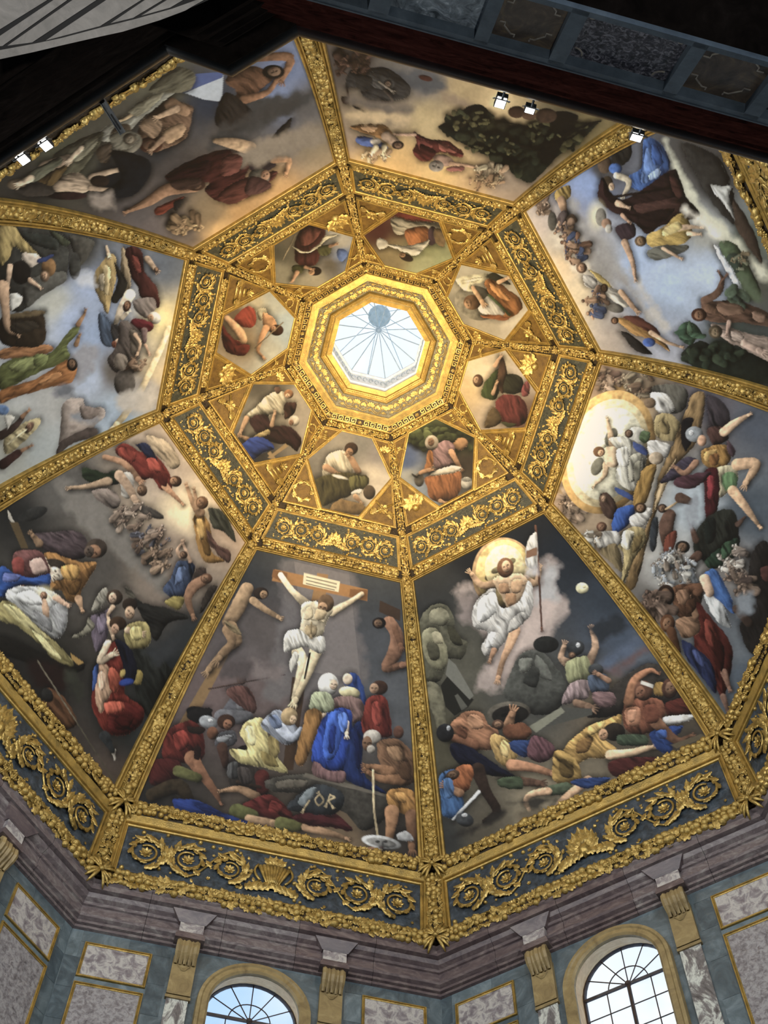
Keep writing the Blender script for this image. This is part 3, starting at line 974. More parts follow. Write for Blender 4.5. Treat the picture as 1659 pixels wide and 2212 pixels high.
# wall panels
def slab(q, x0, x1, z0, z1, y0, y1):
    q.prism([(x0, y0, z0), (x1, y0, z0), (x1, y0, z1), (x0, y0, z1)], [(x0, y1, z0), (x1, y1, z0), (x1, y1, z1), (x0, y1, z1)])
PANELS = {}
for nm, z0, z1, mat in (('upper', 25.80, 26.88, 'breccia_pale'), ('lower', 21.6, 25.42, 'breccia')):
    for sg in (-1, 1):
        a, b = sorted((sg * 3.22, sg * 5.0))
        q = MB(); slab(q, a, b, z0, z1, YW - .015, YW + .05)
        g = q.mesh('marble_panel', mat)
        q = MB()
        loops = []
        for d, o in ((0, 0), (0, -.03), (.025, -.045), (.05, -.03), (.055, -.06), (.085, -.06), (.09, 0)):
            loops.append([(a - d, YW + o, z0 - d), (b + d, YW + o, z0 - d), (b + d, YW + o, z1 + d), (a - d, YW + o, z1 + d)])
        q.strip(loops)
        f = q.mesh('gilt_frame', 'gold')
        PANELS[nm, sg] = (g, f)
# pilaster strips, consoles and capping blocks
PIL, CONS = {}, {}
for sg in (-1, 1):
    x0, x1 = sorted((sg * 1.84, sg * 2.52))
    q = MB(); slab(q, x0 + .03, x1 - .03, ZBOT, 25.5, YW - .07, YW + .02)
    PIL[sg] = q.mesh('pilaster_strip', 'veined')
    q = MB()
    # back plate
    slab(q, x0, x1, 25.62, 27.0, YW - .14, YW)
    slab(q, x0 - .02, x1 + .02, 25.50, 25.60, YW - .12, YW)
    # fluted S-shaped bracket: five reeds following a scroll
    S = [(.30, 27.42), (.40, 27.30), (.42, 27.12), (.36, 26.96), (.26, 26.84), (.17, 26.70)]
    for j in range(5):
        xx = x0 + .08 + (x1 - x0 - .16) * j / 4
        q.tube([(xx, YW - a + (.03 if j % 2 else 0), z) for a, z in S], [.085, .09, .095, .09, .075, .05], 6, (1, 0, 0))
    q.prism([(x0 + .03, YW - .28, 27.45), (x1 - .03, YW - .28, 27.45), (x1 - .03, YW - .12, 26.7), (x0 + .03, YW - .12, 26.7)],
            [(x0 + .03, YW, 27.45), (x1 - .03, YW, 27.45), (x1 - .03, YW, 26.7), (x0 + .03, YW, 26.7)])
    # drop ornament: three hanging swags
    for rr, zz in ((.17, 26.62), (.12, 26.55), (.07, 26.48)):
        q.tube([((x0 + x1) / 2 + rr * math.cos(a), YW - .15, zz - .6 * rr * math.sin(a) + .05) for a in np.linspace(.0, PI, 9)], .022, 5, (0, 1, 0))
    CONS[sg] = q.mesh('console', 'tan')

# cornice: swept profile, then separate ressaut blocks over the consoles
CP = [(13.44, 27.40), (13.34, 27.42), (13.33, 27.50), (13.37, 27.51), (13.37, 27.53), (13.27, 27.55), (13.26, 27.63), (13.30, 27.64), (13.30, 27.66),
      (13.18, 27.72), (13.16, 27.80), (13.22, 27.82), (13.21, 28.14), (13.15, 28.16), (13.13, 28.24), (13.18, 28.26), (13.17, 28.29), (13.05, 28.36), (12.98, 28.46),
      (13.02, 28.48), (13.01, 28.51), (12.86, 28.53), (12.84, 28.72), (12.88, 28.74), (12.80, 28.80), (12.79, 28.86), (13.0, 28.9), (13.6, 28.92)]
tn8 = math.tan(PI / 8)
XB = [None, -3.55, -1.25, 1.0, 3.4, None]          # joints between the cornice stones
CBLOCKS = []
for i in range(5):
    q = MB()
    a = [(-y * tn8 if XB[i] is None else XB[i] + .006, y, z) for y, z in CP]
    b = [(y * tn8 if XB[i + 1] is None else XB[i + 1] - .006, y, z) for y, z in CP]
    q.strip([a, b], False)
    n = len(CP)
    for L in (a, b):                                # end faces of the stone
        q.add(L + [(L[0][0], 13.6, CP[0][1])], [tuple(range(n + 1))])
    CBLOCKS.append(q)
CORN_MESH = [[q.mesh('cornice_stone', m) for m in ('purple', 'purple_b')] for q in CBLOCKS]
COREP = [(y + .03, z + (.012 if i > 20 else 0)) for i, (y, z) in enumerate(CP)]
q = MB(); q.strip([[(-y * tn8, y, z) for y, z in COREP], [(y * tn8, y, z) for y, z in COREP]], False)
CORNICE = q.mesh('cornice_core', 'vault_dark')
SLABS = []
for sg in (-1, 1):
    for x0, x1, z0, z1 in ((2.60, 3.85, 26.99, 27.41), (3.86, 5.20, 26.99, 27.41), (5.21, 5.55, 26.4, 27.41),
                           (2.60, 3.10, 25.95, 26.98), (2.60, 3.10, 24.85, 25.94), (2.60, 3.10, 23.55, 24.84), (2.60, 3.10, 22.2, 23.54),
                           (5.11, 5.55, 25.3, 26.39), (5.11, 5.55, 24.2, 25.29), (5.11, 5.55, 22.9, 24.19), (3.11, 5.10, 25.53, 25.70)):
        a, b = sorted((sg * x0, sg * x1))
        q = MB(); slab(q, a + .004, b - .004, z0, z1, YW - .008, YW + .01)
        SLABS.append(q)
SLAB_MESH = [[q.mesh('marble_slab', m) for m in ('wall', 'wall_b', 'wall_c')] for q in SLABS]
BLOCK = {}
for sg in (-1, 1):
    x0, x1 = sorted((sg * 1.80, sg * 2.56))
    q = MB()
    slab(q, x0 - .06, x1 + .06, 27.46, 27.60, 13.0, 13.4)
    slab(q, x0 - .02, x1 + .02, 27.60, 27.72, 13.04, 13.4)
    q.prism([(x0 - .02, 13.06, 28.10), (x1 + .02, 13.06, 28.10), (x1 + .28, 12.90, 28.46), (x0 - .28, 12.90, 28.46)],
            [(x0 - .02, 13.4, 28.10), (x1 + .02, 13.4, 28.10), (x1 + .28, 13.4, 28.46), (x0 - .28, 13.4, 28.46)])
    a = q.mesh('ressaut', 'purple')
    q = MB(); slab(q, x0 + .02, x1 - .02, 27.72, 28.10, 13.07, 13.4)
    BLOCK[sg] = (a, q.mesh('frieze_block', 'breccia_pale'))

# window joinery
YG = YW + .80
q = MB()
q.strip([[(x, YG + o, z) for x, z in arch(r, 25.98, 22.6)] for r, o in ((1.44, .1), (1.44, -.06), (1.35, -.06), (1.33, 0), (1.33, .06))], False)
q.tube([(-1.4, YG - .02, 25.98), (1.4, YG - .02, 25.98)], .055, 6, (0, 0, 1))
q.tube([(0, YG - .03, 25.96), (0, YG - .03, 22.6)], .06, 6, (0, 1, 0))
WFRAME = q.mesh('window_frame', 'wood')
q = MB()
for a in (PI / 6, PI / 3, PI / 2, 2 * PI / 3, 5 * PI / 6):
    q.tube([(.1 * math.cos(a), YG, 25.98 + .1 * math.sin(a)), (1.36 * math.cos(a), YG, 25.98 + 1.36 * math.sin(a))], .018, 5, (0, 1, 0))
q.tube([(.62 * math.cos(a), YG, 25.98 + .62 * math.sin(a)) for a in np.linspace(0, PI, 17)], .018, 5, (0, 1, 0))
q.add_mat(ball_geo(8, 4), Matrix.Translation((0, YG - .03, 25.98)) @ Matrix.Rotation(PI / 2, 4, 'X') @ Matrix.Scale(.2, 4))
for x in (-.68, .68):
    q.tube([(x, YG, 25.95), (x, YG, 22.6)], .018, 5, (0, 1, 0))
for z in (25.25, 24.5, 23.75, 23.0):
    q.tube([(-1.36, YG, z), (1.36, YG, z)], .018, 5, (0, 0, 1))
WBARS = q.mesh('glazing_bars', 'wood')
WPANES = []
def pane(P, nm='pane'):
    q = MB()
    q.prism([(x, YG + .02, z) for x, z in P], [(x, YG + .03, z) for x, z in P])
    WPANES.append(q.mesh(nm, 'glass'))
for j in range(6):
    a0, a1 = PI * j / 6, PI * (j + 1) / 6
    aa = np.linspace(a0, a1, 5)
    pane([(1.36 * math.cos(a), 25.98 + 1.36 * math.sin(a)) for a in aa] + [(.62 * math.cos(a), 25.98 + .62 * math.sin(a)) for a in aa[::-1]])
    pane([(.62 * math.cos(a), 25.98 + .62 * math.sin(a)) for a in aa] + [(0, 25.98)])
for i in range(4):
    for zz1, zz0 in ((25.98, 25.25), (25.25, 24.5), (24.5, 23.75), (23.75, 23.0)):
        pane([(-1.36 + .68 * i, zz0), (-.68 + .68 * i, zz0), (-.68 + .68 * i, zz1), (-1.36 + .68 * i, zz1)])

wn = 1
for k in range(8):
    rz = face_rot(k)
    vis = k in (6, 7, 0, 1)
    o = link('wall_%d' % (k + 1), WALL_OPEN if k in (7, 0) else WALL_PLAIN)
    o.rotation_euler = (0, 0, rz)
    tag(o, 'grey-green marble drum wall under the %s fresco' % SIDE[k], kind='structure')
    c = link('trim_%d' % (100 + k), CORNICE); c.rotation_euler = (0, 0, rz)
    tag(c, 'purple marble cornice under the %s fresco' % SIDE[k], kind='structure')
    for i, ms in enumerate(CORN_MESH):
        link('cornice_stone', ms[(i * 2 + k + i // 3) % 2], c)
    if vis:
        for i, ms in enumerate(SLAB_MESH):
            link('marble_slab', ms[(i * 5 + k * 7 + i // 4) % 3], o)
        for sg in (-1, 1):
            for nm in ('upper', 'lower'):
                g = link('marble_panel', PANELS[nm, sg][0], o); link('gilt_frame', PANELS[nm, sg][1], g)
            link('pilaster_strip', PIL[sg], o)
            link('console', CONS[sg], o)
            b = link('ressaut', BLOCK[sg][0], c); link('frieze_block', BLOCK[sg][1], b)
    if k in (7, 0):
        w = empty('window_%d' % wn, (0, 0, 0), rz); wn += 1
        tag(w, 'tall arched drum window with fan bars under the %s fresco' % SIDE[k], kind='structure')
        link('window_reveal', REVEAL, w); link('archivolt', ARCHIVOLT, w)
        fr = link('window_frame', WFRAME, w); link('glazing_bars', WBARS, fr)
        for me in WPANES:
            link('pane', me, fr)
# ================================================================== near entablature over the viewer, lamps
NP = [(13.5, 20.45), (12.78, 20.45), (12.70, 20.40), (12.65, 20.28), (12.65, 20.14), (12.69, 20.02), (12.80, 19.95), (12.84, 19.80), (12.86, 19.62),
      (12.93, 19.55), (12.96, 19.0), (13.08, 18.2), (13.18, 17.7), (13.22, 17.1), (13.36, 16.6), (13.40, 16.3), (13.47, 16.22), (13.47, 16.05)]
def near_sweep(P, mat, nm):
    q = MB()
    q.strip([[(-y * tn8, y, z) for y, z in P], [(y * tn8, y, z) for y, z in P]], False)
    return q.mesh(nm, mat)
NEAR_RED = near_sweep(NP, 'dark_red', 'entablature')
NEAR_SHADED = near_sweep(NP, 'black', 'entablature')
LIPP = [(12.90, 20.47)] + [(12.86 - .22 * math.cos(a), 20.18 + .27 * math.sin(a)) for a in np.linspace(1.4, -1.8, 12)] + [(13.0, 19.95)]
LIP_RED, LIP_SHADED = near_sweep(LIPP, 'polished_red', 'lip_roll'), near_sweep(LIPP, 'polished_shaded', 'lip_roll')
for me in (LIP_RED, LIP_SHADED):
    me.polygons.foreach_set('use_smooth', [True] * len(me.polygons))
for k, w in ((2, 'right edge'), (3, 'dark tree fresco'), (4, 'crimson cloak fresco'), (5, 'left edge')):
    o = link('trim_%d' % (120 + k), NEAR_RED if k < 4 else NEAR_SHADED); o.rotation_euler = (0, 0, face_rot(k))
    link('lip_roll', LIP_RED if k < 4 else LIP_SHADED, o)
    tag(o, ('dark red marble' if k < 4 else 'shade-darkened marble') + ' entablature overhead crossing in front of the %s' % (w if 'fresco' in w else w + ' of the vault'), kind='structure')

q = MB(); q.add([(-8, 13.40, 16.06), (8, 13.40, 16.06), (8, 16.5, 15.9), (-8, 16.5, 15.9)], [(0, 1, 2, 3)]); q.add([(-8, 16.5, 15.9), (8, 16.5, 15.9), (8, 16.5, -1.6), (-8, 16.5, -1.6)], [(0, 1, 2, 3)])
o = q.build('wall_11', 'black'); o.rotation_euler = (0, 0, face_rot(4)); tag(o, 'unlit stone recess coloured dark for shade beside the grey vault', kind='structure')
# wedge-shaped pier head in the corner between the two sides
apx = np.array([-12.86, 0.10]); pr = np.array([-13.86, -2.49]); pl = np.array([-13.86, 2.08])
def wedge(off, z):
    d = np.array([-off, 0])
    return [(apx[0] - off * 1.08, apx[1], z), (pl[0] - off, pl[1], z), (-15.2, pl[1], z), (-15.2, pr[1], z), (pr[0] - off, pr[1], z)]
q = MB()
WZ = [(.12, 20.44), (.02, 20.38), (0, 20.26), (0, 20.14), (.04, 20.02), (.14, 19.96), (.16, 19.80), (.42, 19.74), (.44, 19.40), (.52, 19.34), (.54, 18.6), (.62, 18.5), (.66, 17.6), (.74, 17.5), (.78, 16.8)]
q.strip([wedge(a, z) for a, z in WZ])
q.add(wedge(.12, 20.44), [(0, 1, 2, 3, 4)]); q.add(wedge(.78, 16.8), [(0, 1, 2, 3, 4)])
pier = q.build('trim_130', 'black')
q = MB()
q.strip([wedge(-.03 + .22 * (1 - math.cos(a)), 20.18 + .27 * math.sin(a)) for a in np.linspace(1.5, -1.8, 14)])
q.build('lip_roll', 'polished_shaded', pier, True)
o = tag(pier, 'shade-darkened stone corner pier head jutting over the crimson cloak fresco', kind='structure')

# coffered soffit band on the dark tree side (slopes down and outward)
SA, SB = np.array([13.49, 16.04]), np.array([14.22, 15.20])
sd = (SB - SA) / np.linalg.norm(SB - SA)
sn = np.array([sd[1], -sd[0]])          # into the room / downward
def sof(e, l, h=0.0):
    p = SA + sd * l + sn * h
    return (e, p[0], p[1])
def sslab(q, e0, e1, l0, l1, h0, h1):
    q.prism([sof(e0, l0, h1), sof(e1, l0, h1), sof(e1, l1, h1), sof(e0, l1, h1)], [sof(e0, l0, h0), sof(e1, l0, h0), sof(e1, l1, h0), sof(e0, l1, h0)])
so = empty('trim_131', (0, 0, 0), face_rot(3))
tag(so, 'band of recessed inlaid marble coffers with blue-grey bars, above the dark tree fresco', kind='structure')
q = MB(); sslab(q, -5.2, 6.2, -.1, 1.3, -.30, -.22); q.build('soffit_backing', 'black', so)
BARS = [(3.20, 2.95), (1.88, 1.71), (.94, .74), (-.52, -.70), (-1.58, -1.78), (4.4, 4.2), (-3.1, -3.3)]
for a, b in BARS:
    q = MB(); sslab(q, b, a, .0, 1.05, -.2, .0); q.build('stone_bar', 'grey_strip', so)
q = MB(); sslab(q, -5.2, 6.2, -.06, .07, -.2, .0); q.build('stone_bar', 'grey_strip', so)
q = MB(); sslab(q, -5.2, 6.2, .97, 1.06, -.2, .0); q.build('stone_bar', 'grey_strip', so)
COFF = [(1.88, 2.95, 'inlay_pale_glare', None), (.94, 1.71, 'inlay_brown', 'step'), (-.52, .74, 'inlay_dark', 'round'), (-1.58, -.70, 'inlay_brown', 'step'), (-3.1, -1.78, 'inlay_dark', 'round'), (3.2, 4.2, 'inlay_brown', 'step')]
for e0, e1, mat, kind in COFF:
    q = MB(); sslab(q, e0, e1, .07, .97, -.20, -.14)
    pn = q.build('marble_panel', mat, so)
    if kind:
        q = MB()
        cx, cl, hx, hl = (e0 + e1) / 2, .52, (e1 - e0) / 2 - .06, .40
        for sx in (-1, 1):
            for sl in (-1, 1):
                if kind == 'step':
                    P = [(cx + sx * hx, cl + sl * hl * .45), (cx + sx * hx * .78, cl + sl * hl * .45), (cx + sx * hx * .78, cl + sl * hl * .6), (cx + sx * hx * .45, cl + sl * hl * .88), (cx + sx * hx * .3, cl + sl * hl * .88), (cx + sx * hx * .3, cl + sl * hl)]
                else:
                    P = [(cx + sx * (hx - .3 * math.sin(a) * hx * .7), cl + sl * (hl - .3 * math.cos(a) * hl)) for a in np.linspace(0, PI / 2, 6)]
                q.tube([sof(a, b, -.138) for a, b in P], .012, 4)
        q.build('inlay_line', 'inlay_line', pn)
# wall of the recess behind the viewer
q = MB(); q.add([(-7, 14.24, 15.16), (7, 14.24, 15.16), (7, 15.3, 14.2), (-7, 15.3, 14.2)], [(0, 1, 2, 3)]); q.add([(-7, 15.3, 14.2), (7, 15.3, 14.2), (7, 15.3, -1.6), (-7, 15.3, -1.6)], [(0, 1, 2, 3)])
o = q.build('wall_9', 'black'); o.rotation_euler = (0, 0, face_rot(3)); tag(o, 'unlit stone wall coloured dark for shade above the inlaid coffers', kind='structure')

# pale grey stone vault edge close overhead in the corner, with panels between black joints
ZV = 14.0
c6 = lambda x, y: at_height(x * .2652, y * .2652, ZV)
def vslab(name, P, z0, z1, mat, parent):
    pts = [c6(*p) for p in P]
    q = MB(); q.prism([(p[0], p[1], z1) for p in pts], [(p[0], p[1], z0) for p in pts])
    return q.build(name, mat, parent)
vg = empty('grey_vault', tuple(c6(400, 100)), 0)
VL = Vector(vg.location)
def vparts(lst):
    for nm, P, a, b, mat in lst:
        o = vslab(nm, P, a, b, mat, None)
        o.parent = vg
        o.matrix_parent_inverse = Matrix.Translation(-VL)
vparts([('vault_bed', [(-500, 560), (0, 478), (500, 368), (1000, 256), (1500, 88), (1700, 0), (1900, -120), (1500, -900), (-500, -900)], ZV + .03, ZV + .5, 'vault_dark'),
        ('edge_band', [(-500, 600), (0, 482), (270, 425), (500, 370), (820, 297), (1000, 258), (1300, 165), (1500, 90), (1660, 0), (1900, -130), (1780, -140), (1600, 0), (1400, 72), (1090, 158), (820, 225), (500, 310), (270, 358), (0, 408), (-500, 510)], ZV, ZV + .12, 'vault_grey'),
        ('stone_panel', [(-500, 560), (0, 238), (385, 0), (900, -320), (700, -900), (-500, -900)], ZV + .0, ZV + .1, 'vault_grey'),
        ('stone_panel', [(-500, 640), (0, 376), (20, 374), (548, 0), (1050, -360), (1000, -370), (435, 0), (0, 292), (-500, 610)], ZV + .0, ZV + .1, 'vault_grey'),
        ('stone_panel', [(60, 372), (262, 345), (785, 0), (1300, -330), (1120, -350), (590, 0)], ZV + .0, ZV + .1, 'vault_grey'),
        ('stone_panel', [(372, 330), (815, 212), (1150, 0), (1500, -220), (1330, -300), (865, 0)], ZV + .0, ZV + .1, 'vault_grey'),
        ('stone_panel', [(900, 190), (1085, 145), (1325, 0), (1600, -170), (1450, -180), (1180, 0)], ZV + .0, ZV + .1, 'vault_grey'),
        ('stone_panel', [(1150, 128), (1385, 62), (1490, 0), (1700, -130), (1620, -150), (1360, 0)], ZV + .0, ZV + .1, 'vault_grey')])
tag(vg, 'pale grey stone vault with black joints in the upper corner, close overhead', 'vault')

# carved bracket half in view at the edge of the picture
br = empty('carved_bracket', tuple(at_height(15, 185, 18.0)), face_rot(4))
q = MB()
for s in (0, 1):
    q.tube([(.28 * (1 - a / 9) * math.cos(a), -.05 + .1 * s, .28 * (1 - a / 9) * math.sin(a)) for a in np.linspace(0, 7, 22)], .05, 6, (0, 1, 0))
q.build('volute', 'black', br, True)
q = MB()
for j in range(5):
    q.add_mat(GEO['leaf'], Matrix.Translation((-.1 + .1 * j, -.14, -.25 + .05 * j)) @ Matrix.Rotation(1.2, 4, 'X') @ Matrix.Rotation(.3 * (j - 2), 4, 'Z') @ Matrix.Scale(.35, 4))
q.build('acanthus_leaves', 'black', br, True)
q = MB(); q.prism([(-.5, -.25, .32), (.42, -.25, .32), (.42, .3, .32), (-.5, .3, .32)], [(-.5, -.2, .22), (.36, -.2, .22), (.36, .3, .22), (-.5, .3, .22)]); q.build('abacus', 'grey_strip', br)
tag(br, 'dark carved scroll bracket at the left edge under the grey vault', 'bracket')

# LED floodlights on the lip
def floodlight(u, v, k, label, w=.15, hgt=.19):
    p = at_height(u, v, 20.52)
    r_ = empty('floodlight', tuple(p), face_rot(k))
    tag(r_, label, 'lamp', 'floodlights on the overhead cornice')
    tilt = Matrix.Rotation(1.05, 3, 'X')
    ax = np.array(tilt.transposed())
    q = MB(); q.box((0, .02, .06), (w + .03, .10, hgt + .03), ax); q.build('housing', 'lamp_body', r_)
    q = MB(); q.box(tuple(np.array((0, .02, .06)) - ax[1] * .055), (w, .015, hgt), ax); q.build('lens', 'lamp_glow', r_)
    q = MB()
    q.tube([(-w / 2 - .05, .02, .08), (-w / 2 - .05, .05, -.1), (w / 2 + .05, .05, -.1), (w / 2 + .05, .02, .08)], .012, 5)
    q.tube([(0, .05, -.1), (0, .30, -.1)], .02, 5)
    q.build('yoke', 'steel', r_)
    return r_
floodlight(48, 343, 4, 'lit white floodlight nearest the left edge, on the shaded lip')
floodlight(97, 313, 4, 'lit white floodlight on the left lip, second from the edge')
floodlight(1082, 221, 3, 'bright round-looking floodlight above the tree crown on the red lip')
floodlight(1145, 238, 3, 'small floodlight beside a dark box over the tree trunk', .14, .10)
floodlight(1376, 296, 3, 'lit floodlight on the red lip beside the angel in blue', .17, .14)
# steel channel arm reaching inward from the left lip
A, B = at_height(224, 222, 20.5), at_height(266, 288, 20.5)
d = (B - A)
ln = np.hypot(d[0], d[1])
sa = empty('steel_arm', tuple(A), math.atan2(d[1], d[0]))
q = MB(); q.box((ln / 2 - .1, 0, .02), (ln + .2, .09, .02)); q.box((ln / 2 - .1, .04, -.02), (ln + .2, .012, .07)); q.box((ln / 2 - .1, -.04, -.02), (ln + .2, .012, .07)); q.build('channel', 'steel', sa)
q = MB(); q.box((ln * .62, 0, -.004), (ln * .5, .022, .03)); q.build('slot', 'lamp_body', sa)
tag(sa, 'grey steel channel arm sticking out over the crimson cloak fresco', 'bracket')

# floor and lower walls close the room below the picture
q = MB(); q.add([(16.6 * math.cos(-k * PI / 4), 16.6 * math.sin(-k * PI / 4), -1.6) for k in range(8)], [tuple(range(8))])
tag(q.build('floor', 'dim_floor'), 'dark inlaid stone floor far below the vault', kind='structure')
q = MB()
for k in (5, 6, 7, 0, 1, 2):
    c = lambda r, z, j: (r * math.cos(-j * PI / 4), r * math.sin(-j * PI / 4), z)
    q.add([c(14.55, 20.3, k), c(14.55, 20.3, k + 1), c(14.55, -1.6, k + 1), c(14.55, -1.6, k)], [(0, 1, 2, 3)])
tag(q.build('wall_10', 'wall'), 'marble lower walls below the drum windows', kind='structure')
# ================================================================== painted panels
# Each fresco is a fine sheet on the vault; its paint is a point colour worked out from simple painted masses.
def _hash(ix, iy, s):
    n = (ix * 374761393 + iy * 668265263 + s * 69069) & 0xffffffff
    n = ((n ^ (n >> 13)) * 1274126177) & 0xffffffff
    return ((n ^ (n >> 16)) & 0xffff) / 65535.0
def vnoise(x, y, s=0):
    ix, iy = np.floor(x).astype(np.int64), np.floor(y).astype(np.int64)
    fx, fy = x - ix, y - iy
    fx, fy = fx * fx * (3 - 2 * fx), fy * fy * (3 - 2 * fy)
    a, b = _hash(ix, iy, s), _hash(ix + 1, iy, s)
    c, d = _hash(ix, iy + 1, s), _hash(ix + 1, iy + 1, s)
    return (a * (1 - fx) + b * fx) * (1 - fy) + (c * (1 - fx) + d * fx) * fy
def fbm(x, y, s=0, o=4):
    r, a = 0, .5
    for i in range(o):
        r = r + a * vnoise(x * 2 ** i, y * 2 ** i, s + i)
        a *= .5
    return r / .94
def catmull(P, closed=True, n=5):
    P = np.array(P, float)
    out = []
    N = len(P)
    for i in range(N if closed else N - 1):
        p0 = P[i - 1] if (closed or i > 0) else P[i]
        p1, p2 = P[i], P[(i + 1) % N]
        p3 = P[(i + 2) % N] if (closed or i + 2 < N) else p2
        for j in range(n):
            t = j / n
            out.append(.5 * (2 * p1 + (p2 - p0) * t + (2 * p0 - 5 * p1 + 4 * p2 - p3) * t * t + (3 * p1 - p0 - 3 * p2 + p3) * t ** 3))
    if not closed:
        out.append(P[-1])
    return np.array(out)
def sdf_poly(U, P):
    """signed distance, positive inside"""
    d = np.full(len(U), 1e9)
    nv = np.zeros((len(U), 2))
    ins = np.zeros(len(U), bool)
    n = len(P)
    for i in range(n):
        a, b = P[i], P[(i + 1) % n]
        e = b - a
        w = U - a
        t = np.clip((w @ e) / max(e @ e, 1e-9), 0, 1)
        q = w - t[:, None] * e
        dd = (q * q).sum(1)
        k = dd < d
        d[k] = dd[k]; nv[k] = q[k]
        c = ((a[1] > U[:, 1]) != (b[1] > U[:, 1]))
        with np.errstate(divide='ignore', invalid='ignore'):
            xi = a[0] + (U[:, 1] - a[1]) / (b[1] - a[1]) * e[0]
        ins ^= c & (U[:, 0] < xi)
    d = np.sqrt(d)
    return np.where(ins, d, -d), -nv / np.maximum(d, 1e-6)[:, None]
def sdf_limb(U, P):
    d = np.full(len(U), -1e9)
    nv = np.zeros((len(U), 2))
    for a, b in zip(P[:-1], P[1:]):
        e = b[:2] - a[:2]
        w = U - a[:2]
        t = np.clip((w @ e) / max(e @ e, 1e-9), 0, 1)
        r = a[2] + (b[2] - a[2]) * t
        q = w - t[:, None] * e
        h = np.hypot(*q.T)
        k = (r - h) > d
        d[k] = (r - h)[k]; nv[k] = (q / np.maximum(h, 1e-6)[:, None])[k]
    return d, nv
LIGHT = np.array([-.55, -.83])
